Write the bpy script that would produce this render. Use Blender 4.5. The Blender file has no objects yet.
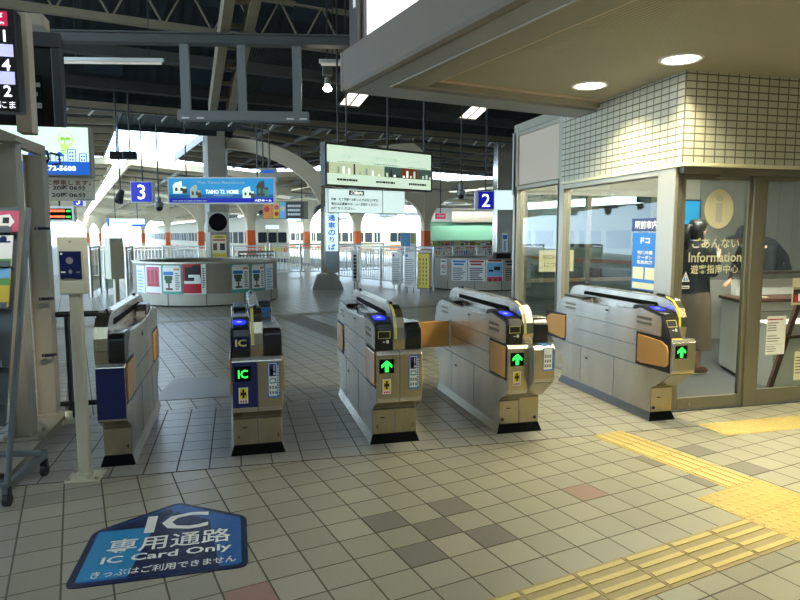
import bpy, bmesh, math, random
from mathutils import Vector, Matrix
random.seed(7)
SC = bpy.context.scene
COL = SC.collection
PI = math.pi
R = math.radians

# ---------------------------------------------------------------- camera
FPX, PITCH, CAM_H, YAW = 634.0, math.atan(65/634.0), 1.5, R(14.5)
cam_data = bpy.data.cameras.new('camera')
cam_data.sensor_fit = 'HORIZONTAL'
cam_data.sensor_width = 36.0
cam_data.lens = FPX/800*36.0
cam_data.clip_start = 0.05
cam_data.clip_end = 500
cam = bpy.data.objects.new('camera', cam_data)
COL.objects.link(cam)
cam.location = (0, 0, CAM_H)
cam.rotation_euler = (PI/2-PITCH, 0, -YAW)
SC.camera = cam

# ---------------------------------------------------------------- sky, sun, exposure
SC.view_settings.view_transform = 'Standard'
SC.view_settings.look = 'None'
SC.view_settings.exposure = 0.45
SC.view_settings.gamma = 1.0
SC.view_settings.use_curve_mapping = False
world = bpy.data.worlds.new('sky')
SC.world = world
world.use_nodes = True
bg = world.node_tree.nodes['Background']
bg.inputs[0].default_value = (0.58, 0.79, 1.0, 1)
bg.inputs[1].default_value = 6.8
sun_data = bpy.data.lights.new('sun', 'SUN')
sun_data.energy = 4.0
sun_data.angle = R(3)
sun_data.color = (1.0, 0.93, 0.82)
sun = bpy.data.objects.new('sun', sun_data)
COL.objects.link(sun)
sun.rotation_euler = (R(48), 0, R(28))
SC.cycles.max_bounces = 7
SC.cycles.diffuse_bounces = 3
SC.cycles.glossy_bounces = 3
SC.cycles.transmission_bounces = 6
SC.cycles.transparent_max_bounces = 16
SC.cycles.sample_clamp_indirect = 6
SC.cycles.use_denoising = True

# ---------------------------------------------------------------- frames
TF = R(12.7)          # the paving, the canopies and the tracks are turned 12.7 degrees from the gates
def Fp(r, f, z=0.0):
    return Vector((r*math.cos(TF)-f*math.sin(TF), r*math.sin(TF)+f*math.cos(TF), z))
def ray(x, y):
    u = (x-400)/FPX; v = (300-y)/FPX
    d = (u, math.cos(PITCH)+v*math.sin(PITCH), -math.sin(PITCH)+v*math.cos(PITCH))
    c, s = math.cos(YAW), math.sin(YAW)
    return Vector((d[0]*c+d[1]*s, -d[0]*s+d[1]*c, d[2]))
CAMP = Vector((0, 0, CAM_H))
def on_y(x, y, Y):
    d = ray(x, y); return CAMP+d*(Y/d.y)
def on_x(x, y, X):
    d = ray(x, y); return CAMP+d*(X/d.x)
def on_z(x, y, z=0.0):
    d = ray(x, y); return CAMP+d*((z-CAM_H)/d.z)
def on_f(x, y, f):
    d = ray(x, y); a = Vector((-math.sin(TF), math.cos(TF), 0)); return CAMP+d*(f/d.dot(a))
def on_d(x, y, D):
    d = ray(x, y); a = Vector((math.sin(YAW), math.cos(YAW), 0)); return CAMP+d*(D/d.dot(a))

# ---------------------------------------------------------------- materials
def lin(h):
    h = h.lstrip('#')
    o = []
    for i in (0, 2, 4):
        c = int(h[i:i+2], 16)/255
        o.append(c/12.92 if c <= 0.04045 else ((c+0.055)/1.055)**2.4)
    return (o[0], o[1], o[2], 1)
MATS = {}
def M(name, col='#808080', rough=0.5, metal=0.0, emit=0.0, noise=0.0, nscale=6.0, bump=0.0, bscale=60.0, stretch=None, coat=0.0, ecol=None, spec=None):
    if name in MATS: return MATS[name]
    m = bpy.data.materials.new(name); m.use_nodes = True
    nt = m.node_tree; b = nt.nodes['Principled BSDF']
    c = lin(col)
    b.inputs['Base Color'].default_value = c
    b.inputs['Roughness'].default_value = rough
    b.inputs['Metallic'].default_value = metal
    if coat: b.inputs['Coat Weight'].default_value = coat
    if spec is not None: b.inputs['Specular IOR Level'].default_value = spec
    if emit:
        b.inputs['Emission Color'].default_value = lin(ecol) if ecol else c
        b.inputs['Emission Strength'].default_value = emit
    if noise or bump:
        tc = nt.nodes.new('ShaderNodeTexCoord'); mp = nt.nodes.new('ShaderNodeMapping')
        nt.links.new(tc.outputs['Object'], mp.inputs[0])
        if stretch: mp.inputs['Scale'].default_value = stretch
        if noise:
            n = nt.nodes.new('ShaderNodeTexNoise'); n.inputs['Scale'].default_value = nscale; n.inputs['Detail'].default_value = 4
            nt.links.new(mp.outputs[0], n.inputs['Vector'])
            mr = nt.nodes.new('ShaderNodeMapRange')
            mr.inputs['From Min'].default_value = 0.25; mr.inputs['From Max'].default_value = 0.75
            mr.inputs['To Min'].default_value = 1-noise; mr.inputs['To Max'].default_value = 1+noise
            nt.links.new(n.outputs['Fac'], mr.inputs['Value'])
            mx = nt.nodes.new('ShaderNodeVectorMath'); mx.operation = 'SCALE'
            mx.inputs[0].default_value = c[:3]
            nt.links.new(mr.outputs[0], mx.inputs['Scale'])
            nt.links.new(mx.outputs[0], b.inputs['Base Color'])
        if bump:
            n2 = nt.nodes.new('ShaderNodeTexNoise'); n2.inputs['Scale'].default_value = bscale
            nt.links.new(mp.outputs[0], n2.inputs['Vector'])
            bp = nt.nodes.new('ShaderNodeBump'); bp.inputs['Strength'].default_value = bump; bp.inputs['Distance'].default_value = 0.002
            nt.links.new(n2.outputs['Fac'], bp.inputs['Height']); nt.links.new(bp.outputs[0], b.inputs['Normal'])
    MATS[name] = m
    return m

def tile_mat(name, col, grout, tw, th, ox=0, oy=0, rough=0.4, var=0.08, mort=0.004, speck=0.25, bump=0.3, plane='xy'):
    m = bpy.data.materials.new(name); m.use_nodes = True
    nt = m.node_tree; N = nt.nodes.new; L = nt.links.new; b = nt.nodes['Principled BSDF']
    tc = N('ShaderNodeTexCoord'); sep = N('ShaderNodeSeparateXYZ'); L(tc.outputs['Object'], sep.inputs[0])
    def mth(op, a, bb=None):
        n = N('ShaderNodeMath'); n.operation = op
        for i, v in enumerate((a, bb)):
            if v is None: continue
            if isinstance(v, (int, float)): n.inputs[i].default_value = v
            else: L(v, n.inputs[i])
        return n.outputs[0]
    if plane == 'xy': su, sv = sep.outputs[0], sep.outputs[1]
    elif plane == 'xz': su, sv = sep.outputs[0], sep.outputs[2]
    else: su, sv = sep.outputs[1], sep.outputs[2]
    u = mth('DIVIDE', mth('SUBTRACT', su, ox), tw); v = mth('DIVIDE', mth('SUBTRACT', sv, oy), th)
    fu, fv = mth('FRACT', u), mth('FRACT', v)
    eu = mth('MULTIPLY', mth('MINIMUM', fu, mth('SUBTRACT', 1.0, fu)), tw)
    ev = mth('MULTIPLY', mth('MINIMUM', fv, mth('SUBTRACT', 1.0, fv)), th)
    e = mth('MINIMUM', eu, ev)
    mask = N('ShaderNodeMapRange'); mask.inputs['From Min'].default_value = mort*0.5; mask.inputs['From Max'].default_value = mort*0.9
    L(e, mask.inputs['Value'])
    cv = N('ShaderNodeCombineXYZ'); L(mth('FLOOR', u), cv.inputs[0]); L(mth('FLOOR', v), cv.inputs[1])
    wn = N('ShaderNodeTexWhiteNoise'); wn.noise_dimensions = '2D'; L(cv.outputs[0], wn.inputs['Vector'])
    ns = N('ShaderNodeTexNoise'); ns.inputs['Scale'].default_value = 170; ns.inputs['Detail'].default_value = 2; L(tc.outputs['Object'], ns.inputs['Vector'])
    nb = N('ShaderNodeTexNoise'); nb.inputs['Scale'].default_value = 0.9; nb.inputs['Detail'].default_value = 4; L(tc.outputs['Object'], nb.inputs['Vector'])
    k = mth('ADD', 1.0-var, mth('MULTIPLY', wn.outputs['Value'], 2*var))
    k = mth('MULTIPLY', k, mth('ADD', 1.0-speck*0.5, mth('MULTIPLY', ns.outputs['Fac'], speck)))
    k = mth('MULTIPLY', k, mth('ADD', 0.88, mth('MULTIPLY', nb.outputs['Fac'], 0.24)))
    sc = N('ShaderNodeVectorMath'); sc.operation = 'SCALE'; sc.inputs[0].default_value = lin(col)[:3]; L(k, sc.inputs['Scale'])
    mix = N('ShaderNodeMix'); mix.data_type = 'RGBA'
    L(mask.outputs[0], mix.inputs['Factor']); mix.inputs['A'].default_value = lin(grout); L(sc.outputs[0], mix.inputs['B'])
    L(mix.outputs['Result'], b.inputs['Base Color'])
    ro = N('ShaderNodeMapRange'); ro.inputs['To Min'].default_value = 0.8; ro.inputs['To Max'].default_value = rough; L(mask.outputs[0], ro.inputs['Value'])
    L(ro.outputs[0], b.inputs['Roughness'])
    bp = N('ShaderNodeBump'); bp.inputs['Strength'].default_value = bump; bp.inputs['Distance'].default_value = 0.003
    hh = mth('ADD', mask.outputs[0], mth('MULTIPLY', ns.outputs['Fac'], 0.35))
    L(hh, bp.inputs['Height']); L(bp.outputs[0], b.inputs['Normal'])
    MATS[name] = m
    return m

def glass_mat(name, tint='#ffffff', trans=0.9, rough=0.0, fres=1.45):
    m = bpy.data.materials.new(name); m.use_nodes = True
    nt = m.node_tree; N = nt.nodes.new; L = nt.links.new
    for n in list(nt.nodes):
        if n.type != 'OUTPUT_MATERIAL': nt.nodes.remove(n)
    out = [n for n in nt.nodes if n.type == 'OUTPUT_MATERIAL'][0]
    t = N('ShaderNodeBsdfTransparent'); c = lin(tint); t.inputs[0].default_value = (c[0]*trans, c[1]*trans, c[2]*trans, 1)
    g = N('ShaderNodeBsdfGlossy'); g.inputs['Roughness'].default_value = rough
    ge = N('ShaderNodeNewGeometry'); dt = N('ShaderNodeVectorMath'); dt.operation = 'DOT_PRODUCT'; L(ge.outputs['Incoming'], dt.inputs[0]); L(ge.outputs['Normal'], dt.inputs[1])
    def mm(op, a, b=None):
        n = N('ShaderNodeMath'); n.operation = op
        for i, v in enumerate((a, b)):
            if v is None: continue
            if isinstance(v, (int, float)): n.inputs[i].default_value = v
            else: L(v, n.inputs[i])
        return n.outputs[0]
    f0 = ((fres-1)/(fres+1))**2
    sch = mm('ADD', f0, mm('MULTIPLY', 1-f0, mm('POWER', mm('SUBTRACT', 1.0, mm('ABSOLUTE', dt.outputs['Value'])), 5.0)))
    mx = N('ShaderNodeMixShader'); L(sch, mx.inputs[0]); L(t.outputs[0], mx.inputs[1]); L(g.outputs[0], mx.inputs[2])
    L(mx.outputs[0], out.inputs[0]); MATS[name] = m
    return m

# ---------------------------------------------------------------- mesh builder
class MB:
    def __init__(s): s.v = []; s.f = []; s.m = []
    def add(s, vs, fs, mi=0):
        o = len(s.v); s.v += [tuple(p) for p in vs]
        for f in fs: s.f.append(tuple(i+o for i in f)); s.m.append(mi)
        return s
    def box(s, x0, x1, y0, y1, z0, z1, mi=0):
        vs = [(x, y, z) for z in (z0, z1) for y in (y0, y1) for x in (x0, x1)]
        return s.add(vs, [(0,2,3,1),(4,5,7,6),(0,1,5,4),(2,6,7,3),(0,4,6,2),(1,3,7,5)], mi)
    def cb(s, c, d, mi=0):
        return s.box(c[0]-d[0]/2, c[0]+d[0]/2, c[1]-d[1]/2, c[1]+d[1]/2, c[2]-d[2]/2, c[2]+d[2]/2, mi)
    def prism(s, poly, ax, a, b, mi=0):
        n = len(poly)
        def P(p, t):
            return (t, p[0], p[1]) if ax == 'x' else ((p[0], t, p[1]) if ax == 'y' else (p[0], p[1], t))
        vs = [P(p, a) for p in poly]+[P(p, b) for p in poly]
        fs = [tuple(range(n))[::-1], tuple(range(n, 2*n))]+[(i, (i+1) % n, n+(i+1) % n, n+i) for i in range(n)]
        return s.add(vs, fs, mi)
    def beam(s, p0, p1, w, h, mi=0, up=(0, 0, 1)):
        p0, p1 = Vector(p0), Vector(p1); d = (p1-p0).normalized(); u = Vector(up)
        if abs(d.dot(u)) > 0.98: u = Vector((0, 1, 0))
        x = d.cross(u).normalized(); z = x.cross(d).normalized()
        vs = [p+x*(i*w/2)+z*(j*h/2) for p in (p0, p1) for j in (-1, 1) for i in (-1, 1)]
        return s.add(vs, [(0,2,3,1),(4,5,7,6),(0,1,5,4),(2,6,7,3),(0,4,6,2),(1,3,7,5)], mi)
    def tube(s, pts, r, n=8, mi=0, caps=True):
        pts = [Vector(p) for p in pts]; rs = r if isinstance(r, (list, tuple)) else [r]*len(pts)
        o = len(s.v); u = None
        for i, p in enumerate(pts):
            d = (pts[min(i+1, len(pts)-1)]-pts[max(i-1, 0)]).normalized()
            if u is None:
                u = d.orthogonal().normalized()
            else:
                u = (u-d*u.dot(d)).normalized()
            w = d.cross(u)
            for k in range(n):
                a = 2*PI*k/n; s.v.append(tuple(p+(u*math.cos(a)+w*math.sin(a))*rs[i]))
        for i in range(len(pts)-1):
            for k in range(n):
                s.f.append((o+i*n+k, o+i*n+(k+1) % n, o+(i+1)*n+(k+1) % n, o+(i+1)*n+k)); s.m.append(mi)
        if caps:
            s.f.append(tuple(o+k for k in range(n))[::-1]); s.m.append(mi)
            e = o+(len(pts)-1)*n; s.f.append(tuple(e+k for k in range(n))); s.m.append(mi)
        return s
    def cyl(s, p0, p1, r, r1=None, n=16, mi=0): return s.tube([p0, p1], [r, r if r1 is None else r1], n, mi)
    def lathe(s, prof, c=(0, 0, 0), n=24, mi=0):
        o = len(s.v); m = len(prof)
        for k in range(n):
            a = 2*PI*k/n
            for (r, z) in prof: s.v.append((c[0]+r*math.cos(a), c[1]+r*math.sin(a), c[2]+z))
        for k in range(n):
            for j in range(m-1):
                a, b2 = o+k*m, o+((k+1) % n)*m
                s.f.append((a+j, b2+j, b2+j+1, a+j+1)); s.m.append(mi)
        return s
    def rect(s, x0, x1, z0, z1, y=0, mi=0):      # upright rectangle that faces -y
        return s.add([(x0, y, z0), (x1, y, z0), (x1, y, z1), (x0, y, z1)], [(0, 1, 2, 3)], mi)
    def poly(s, pts, mi=0): return s.add(pts, [tuple(range(len(pts)))], mi)
    def disc(s, c, r, n=28, mi=0, ax='y', ry=None):
        ry = ry or r; vs = []
        for k in range(n):
            a = 2*PI*k/n; u, w = r*math.cos(a), ry*math.sin(a)
            vs.append((c[0]+u, c[1], c[2]+w) if ax == 'y' else ((c[0]+u, c[1]+w, c[2]) if ax == 'z' else (c[0], c[1]+u, c[2]+w)))
        return s.add(vs, [tuple(range(n))], mi)
    def xf(s, mat, start=0):
        for i in range(start, len(s.v)): s.v[i] = tuple(mat @ Vector(s.v[i]))
        return s
    def build(s, name, mats, parent=None, bevel=0.0, smooth=False, loc=None, rz=0.0, seg=2, flip=False):
        me = bpy.data.meshes.new(name); me.from_pydata(s.v, [], s.f)
        ms = mats if isinstance(mats, (list, tuple)) else [mats]
        for m in ms: me.materials.append(MATS[m] if isinstance(m, str) else m)
        me.polygons.foreach_set('material_index', s.m)
        bm = bmesh.new(); bm.from_mesh(me)
        if not flip: bmesh.ops.recalc_face_normals(bm, faces=bm.faces)
        bm.to_mesh(me); bm.free()
        if smooth:
            for p in me.polygons: p.use_smooth = True
            try: me.set_sharp_from_angle(angle=R(40))
            except Exception: pass
        o = bpy.data.objects.new(name, me); COL.objects.link(o)
        if bevel:
            md = o.modifiers.new('bevel', 'BEVEL'); md.width = bevel; md.segments = seg; md.limit_method = 'ANGLE'; md.angle_limit = R(35)
        if parent is not None: o.parent = parent
        if loc is not None: o.location = loc
        if rz: o.rotation_euler = (0, 0, rz)
        return o

def roof_z(P):
    r = P[0]*math.cos(TF)+P[1]*math.sin(TF); f = -P[0]*math.sin(TF)+P[1]*math.cos(TF)
    if f < 13.4: return 4.0+(13.4-f)*0.42
    near = f < 21.4
    for r0, r1, n in ((3.8, 9.4, 1), (-11, 1.15, 1), (9.5, 27, 1), (1.7, 9.3, 0), (9.6, 16.6, 0), (-11, 1.15, 0), (17.4, 27, 0)):
        if n == near and r0 <= r <= r1: return (4.35 if n else 3.5)+(.2 if n else .25)*abs(r-(r0+r1)/2)/((r1-r0)/2)-.05
    return 4.2 if f < 17.2 else 3.55
def rods(t, xs, y, z0, r=.014):
    for x in xs:
        a = t.rotation_euler.z; P = (t.location.x+x*math.cos(a)-y*math.sin(a), t.location.y+x*math.sin(a)+y*math.cos(a))
        m = MB(); m.cyl((x, y, z0), (x, y, roof_z(P)-t.location.z+.03), r, n=8); m.build('hanging_rod', 'pipe_dark', t)
def tag(o, label, cat, group=None):
    o['label'] = label; o['category'] = cat
    if group: o['group'] = group
    return o
def thing(name, label, cat, loc=(0, 0, 0), rz=0.0, group=None):
    o = bpy.data.objects.new(name, None); COL.objects.link(o); o.location = loc; o.rotation_euler = (0, 0, rz)
    o.empty_display_size = 0.1
    return tag(o, label, cat, group)
def struct(o): o['kind'] = 'structure'; return o
def kids(o): return [c for c in bpy.data.objects if c.parent == o]
def copy_tree(o, parent=None):
    c = o.copy(); COL.objects.link(c)
    if parent is not None: c.parent = parent
    for ch in kids(o): copy_tree(ch, c)
    return c

def text(s, mat, parent, cx, cy, w=None, h=None, bold=0.0, extr=0.0, y=0.0, flat=False, align='c', name='lettering', vert=False, back=False, m4=None):
    """Lettering as a mesh: upright and facing -y by default, lying on the ground if flat. Fitted to w x h."""
    objs = []
    body = '\n'.join(s) if vert else s
    c = bpy.data.curves.new('lettering', 'FONT'); c.body = body; c.size = 1; c.resolution_u = 2; c.offset = bold; c.extrude = 0
    c.space_line = 0.9
    o = bpy.data.objects.new('tmp', c); COL.objects.link(o)
    dg = bpy.context.evaluated_depsgraph_get(); dg.update()
    me = bpy.data.meshes.new_from_object(o.evaluated_get(dg), depsgraph=dg)
    bpy.data.objects.remove(o); bpy.data.curves.remove(c)
    xs = [v.co.x for v in me.vertices]; ys = [v.co.y for v in me.vertices]
    x0, x1, y0, y1 = min(xs), max(xs), min(ys), max(ys)
    sx = w/(x1-x0) if w else None; sy = h/(y1-y0) if h else None
    if sx is None: sx = sy
    if sy is None: sy = sx
    for v in me.vertices:
        u = (v.co.x-(x0+x1)/2)*sx; q = (v.co.y-(y0+y1)/2)*sy
        if align == 'l': u += (x1-x0)*sx/2
        if flat: v.co = (cx+u, cy+q, y)
        else: v.co = (cx-u if back else cx+u, y, cy+q)
        if m4 is not None: v.co = m4 @ v.co
    me.materials.clear(); me.materials.append(MATS[mat] if isinstance(mat, str) else mat)
    ob = bpy.data.objects.new(name, me); COL.objects.link(ob)
    if parent is not None: ob.parent = parent
    return ob

def lines(mb, x0, x1, z0, z1, n, y, mi, fill=0.45, rag=0.3, words=True, rnd=random):
    """Rows of small print as short strips."""
    st = (z1-z0)/n
    for i in range(n):
        zc = z1-(i+0.5)*st; xe = x1-(x1-x0)*rag*rnd.random(); x = x0
        while x < xe-1e-4:
            w = min((x1-x0)*(0.05+0.12*rnd.random()) if words else xe-x0, xe-x)
            mb.rect(x, x+w, zc-st*fill/2, zc+st*fill/2, y, mi); x += w+(x1-x0)*0.018
# ---------------------------------------------------------------- material list
tile_mat('paving', '#928b78', '#4f4939', 0.2013, 0.191, 1.2944, 2.4045, rough=0.29, mort=0.006, speck=.5, var=.10)
tile_mat('paving_band', '#8d897e', '#45423b', 0.2, 0.2, 0.0, 4.13, rough=0.29, mort=0.006, speck=.45)
tile_mat('paving_dark', '#6d675b', '#4c4636', 0.2013, 0.191, 1.2944, 2.4045, rough=0.4, mort=0.006)
tile_mat('paving_red', '#8f6f60', '#4c4636', 0.2013, 0.191, 1.2944, 2.4045, rough=0.4, mort=0.006)
tile_mat('wall_tile_y', '#bfbba4', '#5f5a46', 0.1, 0.0585, 3.5, 2.078, rough=0.25, mort=0.008, var=0.03, speck=0.05, plane='xz')
tile_mat('wall_tile_x', '#bfbba4', '#5f5a46', 0.1, 0.0585, 4.452, 2.078, rough=0.25, mort=0.008, var=0.03, speck=0.05, plane='yz')
M('yellow_tile', '#b39a55', 0.5, noise=0.08, nscale=9, bump=0.2, bscale=180)
M('yellow_bar', '#bda766', 0.5, noise=0.06, nscale=9)
M('yellow_worn', '#958357', 0.55, noise=0.1, nscale=9)
M('beige_strip', '#968d78', 0.6, noise=0.08)
M('steel', '#b9b4aa', 0.32, 0.85, noise=0.08, nscale=5, stretch=(1, 1, 14))
M('steel_side', '#cdc7bb', 0.27, 0.86, noise=0.2, nscale=2.2, stretch=(1, 2.2, .5), bump=.15, bscale=5)
M('steel_front', '#ada48c', 0.24, 1.0, noise=0.08, nscale=5, stretch=(14, 1, 1))
M('steel_bright', '#d6d2c8', 0.22, 0.9)
M('chrome', '#cfcfcf', 0.12, 1.0)
M('alu', '#a8a191', 0.4, 0.55)
M('alu_dark', '#7c7662', 0.42, 0.5)
M('seam', '#1c1b19', 0.7)
M('black_plastic', '#15140f', 0.28)
M('black_matte', '#0b0b0b', 0.85, spec=.1)
M('black_metal', '#1a1a1a', 0.38, 0.3)
M('skirt_grey', '#575a5e', 0.45, 0.4)
M('orange_pad', '#cf9850', 0.25, coat=0.5)
M('navy', '#121c54', 0.35)
M('navy_gloss', '#0d1848', 0.2)
M('yellow_label', '#cfc678', 0.4)
M('yellow_bright', '#e8cf2a', 0.4)
M('white_paint', '#e6e4dc', 0.45)
M('white_paper', '#e8e6dc', 0.6)
M('cream_paper', '#d9d2a8', 0.6)
M('ink', '#2a2a2a', 0.7)
M('grey_ink', '#7d7d78', 0.7)
M('cream_steel', '#857c68', 0.5, noise=0.05, nscale=4)
M('cream_box', '#a0967e', 0.5, noise=0.04)
M('cream_post', '#c6c0a4', 0.45, noise=0.04)
M('grey_steel', '#7b7a76', 0.45, 0.2)
M('rack_grey', '#5a6060', 0.5, 0.1)
M('roof_deck', '#161d22', 0.75, noise=0.15, nscale=2)
M('roof_panel', '#26333b', 0.7, noise=0.12, nscale=2)
M('truss_cream', '#8b7f66', 0.6, noise=0.12, nscale=3)
M('roof_steel', '#4d4b46', 0.6, noise=0.1, nscale=3)
M('pipe_dark', '#2b2b2b', 0.5)
M('soffit', '#97927f', 0.65, noise=0.04, nscale=2)
M('soffit_blue', '#8f9090', 0.5, noise=0.05, nscale=2)
M('fascia', '#6c5f4d', 0.6, noise=0.05, nscale=2)
M('frame_brown', '#5a5249', 0.4, 0.3)
M('panel_wall', '#cdb79e', 0.5)
M('canopy_cream', '#dccbaa', 0.6, noise=0.06, nscale=2)
M('canopy_under', '#8d8a80', 0.7, noise=0.08, nscale=1)
M('orange_band', '#e0662c', 0.5)
M('train_cream', '#cdbb96', 0.6, spec=.2)
M('train_white', '#d6cdb8', 0.6, spec=.2)
M('train_dark', '#20262a', 0.6, spec=.15)
M('train_grey', '#55585a', 0.5)
M('concrete', '#c4c2ba', 0.8, noise=0.1, nscale=2)
M('concrete_pale', '#cfcdc5', 0.75, noise=0.1, nscale=2)
M('ballast', '#5e5a52', 0.9, noise=0.2, nscale=14)
M('counter_wall', '#aaa391', 0.5, noise=0.04)
M('counter_brown', '#857a66', 0.55, noise=0.06)
M('fence_steel', '#d6d4ce', 0.4)
M('lamp_on', '#fff6dc', 0.5, emit=9.0)
M('lamp_white', '#fffbe8', 0.5, emit=30.0)
M('tube_dim', '#cfc9b8', 0.5, emit=0.25)
M('office_floor', '#4c4e50', 0.45, noise=0.08)
M('office_wall', '#b5b3aa', 0.7)
M('wood_brown', '#4a2f22', 0.45, noise=0.1, nscale=5)
M('counter_white', '#c9c9c2', 0.45)
M('lettering_cream', '#cfc8a0', 0.5)
M('skin', '#c69a7c', 0.5)
M('hair', '#0c0a09', 0.4)
M('cloth_black', '#101012', 0.8)
M('cloth_brown', '#5e5042', 0.85, noise=0.1)
M('cloth_charcoal', '#191b1f', 0.85)
M('shoe', '#8a5a4a', 0.6)
M('sole', '#d8d2c4', 0.6)
M('red', '#b3232a', 0.5)
M('pink', '#c2566f', 0.5)
M('blue', '#2470b8', 0.5)
M('sky_blue', '#7db5dc', 0.5)
M('pale_panel', '#9fadb0', 0.4)
M('teal', '#4f9c8c', 0.5)
M('green', '#5f9a4c', 0.5)
M('leaf', '#35563a', 0.6)
M('yellow', '#d6bb3c', 0.5)
M('orange', '#d07a30', 0.5)
M('brown', '#6a4a32', 0.6)
M('awning_green', '#86c2a0', 0.6)
M('rubber', '#222222', 0.7)
M('led_green', '#28e04a', 0.5, emit=1.6)
M('led_red', '#ff5a28', 0.5, emit=2.0)
M('led_blue', '#2020ff', 0.4, emit=1.6)
M('led_white', '#9a9aff', 0.4, emit=2.0)
M('screen_blue', '#1a2aff', 0.3, emit=1.1, ecol='#2030ff')
M('lit_white', '#f4fff0', 0.5, emit=1.0)
M('lit_mint', '#d8f0d8', 0.5, emit=0.62)
M('lit_mint_b', '#cfe6e2', 0.5, emit=0.75)
M('lit_box', '#fbf6fb', 0.5, emit=1.1)
M('lit_green', '#8fce3a', 0.5, emit=0.55)
M('lit_lime', '#bfe87a', 0.5, emit=0.6)
M('lit_pale', '#c6d6ae', 0.5, emit=0.55)
M('lit_slate', '#5a7a70', 0.5, emit=0.25)
M('lit_rust', '#8a4a24', 0.5, emit=0.3)
M('lit_blue', '#1c5fc0', 0.5, emit=0.45)
M('lit_navy', '#1118a0', 0.5, emit=0.45)
M('lit_sky', '#2a8fc4', 0.5, emit=0.4)
M('lit_deep', '#155a94', 0.5, emit=0.4)
M('lit_ink', '#1e2824', 0.7)
M('lit_grey', '#a3b8a6', 0.6, emit=0.4)
M('lit_amber', '#c8702c', 0.6, emit=0.45)
M('lit_dark', '#5a5040', 0.6, emit=0.1)
M('lit_teal', '#4f8a7c', 0.6, emit=0.3)
M('lit_board', '#c8c8f0', 0.5, emit=0.55)
M('lit_text', '#f8f8ff', 0.5, emit=1.0)
M('lit_red', '#c01848', 0.5, emit=0.5)
M('sky_glow', '#fff4e6', 0.5, emit=1.3)
M('plate_ad', '#b9b199', 0.6)
M('sticker_navy', '#181e3e', 0.3, bump=0.5, bscale=60)
M('sticker_blue', '#28558c', 0.3, bump=0.5, bscale=60)
M('sticker_teal', '#2a7fa8', 0.3, bump=0.5, bscale=60)
M('sticker_white', '#d4d2c4', 0.45, bump=0.3, bscale=60)
M('pale_sticker', '#8b8c8a', 0.4)
glass_mat('glass', '#f1f5f0', 0.95)
glass_mat('glass_film', '#e6ecf0', 0.85, 0.15, 2.1)
glass_mat('glass_tint', '#a9bdb0', 0.85)
glass_mat('canopy_glass', '#e8f0f4', 0.55, 0.3, 1.4)
glass_mat('case_glass', '#ffffff', 0.97, 0.05, 1.3)

# ribbed ceiling board
def ribbed(name, col, scale, rough=0.6, axis='X', k=0.5, dark=0.8):
    m = M(name, col, rough); nt = m.node_tree; N = nt.nodes.new; L = nt.links.new; b = nt.nodes['Principled BSDF']
    tc = N('ShaderNodeTexCoord'); w = N('ShaderNodeTexWave'); w.bands_direction = axis; w.inputs['Scale'].default_value = scale
    L(tc.outputs['Object'], w.inputs[0])
    bp = N('ShaderNodeBump'); bp.inputs['Strength'].default_value = k; bp.inputs['Distance'].default_value = 0.01
    L(w.outputs['Fac'], bp.inputs['Height']); L(bp.outputs[0], b.inputs['Normal'])
    return m
ribbed('ceiling_board', '#a49d84', 9.0, k=0.5)
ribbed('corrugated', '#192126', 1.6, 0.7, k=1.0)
ribbed('corrugated_pale', '#5e5a52', 1.6, 0.7, k=0.8)

# ================================================================ SETTING
# ---- ground
def Frect(mb, r0, r1, f0, f1, z, mi=0):
    return mb.poly([(r0, f0, z), (r1, f0, z), (r1, f1, z), (r0, f1, z)], mi)
m = MB()
Frect(m, -12, 40, -9, 16, 0, 0); Frect(m, -12, 17.4, 16, 27, 0, 0)
def cell(r, f, mi):
    i = math.floor((r-1.2944)/0.2013); j = math.floor((f-2.4045)/0.191)
    x = 1.2944+i*0.2013; y = 2.4045+j*0.191
    Frect(m, x, x+0.2013, y, y+0.191, 0.0012, mi)
for (r, f) in [(1.395, 2.497), (1.395, 2.875), (1.603, 2.691), (1.803, 2.514), (1.798, 2.89), (3.814, 2.892), (3.342, 2.886), (3.34, 2.497), (3.81, 2.483), (0.2, 2.3), (-0.4, 2.1), (2.9, 1.3), (-0.02, 4.5)]: cell(r, f, 1)
for (r, f) in [(2.613, 2.694), (0.6, 2.58), (4.2, 2.2)]: cell(r, f, 2)
fl = struct(m.build('floor', ['paving', 'paving_dark', 'paving_red'], rz=TF))
m = MB(); m.box(-12, 3.5, 4.13, 5.64, -0.05, 0.003)
struct(m.build('floor', 'paving_band'))
# platforms and track beds further out
m = MB()
for (r0, r1, f0) in ((-12, 10.2, 27), (13.7, 21.0, 27), (17.4, 21, 16), (25.0, 45, 16)): m.box(r0, r1, f0, 150 if f0 > 20 or r0 > 20 else 27, -1.05, 0.0)
struct(m.build('floor', 'concrete_pale', rz=TF))
m = MB(); m.box(10.2, 13.7, 27, 150, -1.3, -1.05); m.box(21, 25, 16, 150, -1.3, -1.05)
struct(m.build('floor', 'ballast', rz=TF))
m = MB()
for r0 in (9.6, 13.9, 20.3, 25.2): Frect(m, r0, r0+0.4, 27, 120, 0.004)
struct(m.build('trim_1', 'yellow_bar', rz=TF))
m = MB(); Frect(m, -4, 12, 11.35, 11.65, 0.004); Frect(m, 3.3, 3.75, 6.5, 11.35, 0.004)
for i in range(5): Frect(m, 3.34+i*0.085, 3.38+i*0.085, 6.5, 11.35, 0.008, 1)
struct(m.build('trim_2', ['beige_strip', 'paving_dark'], rz=TF))

# ---- building wing above and to the right: soffit, fascia, ceiling
m = MB()
m.prism([(2.13, -7), (12, -7), (12, 5.2), (2.13, 5.2)], 'z', 2.99, 3.04, 3)
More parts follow.
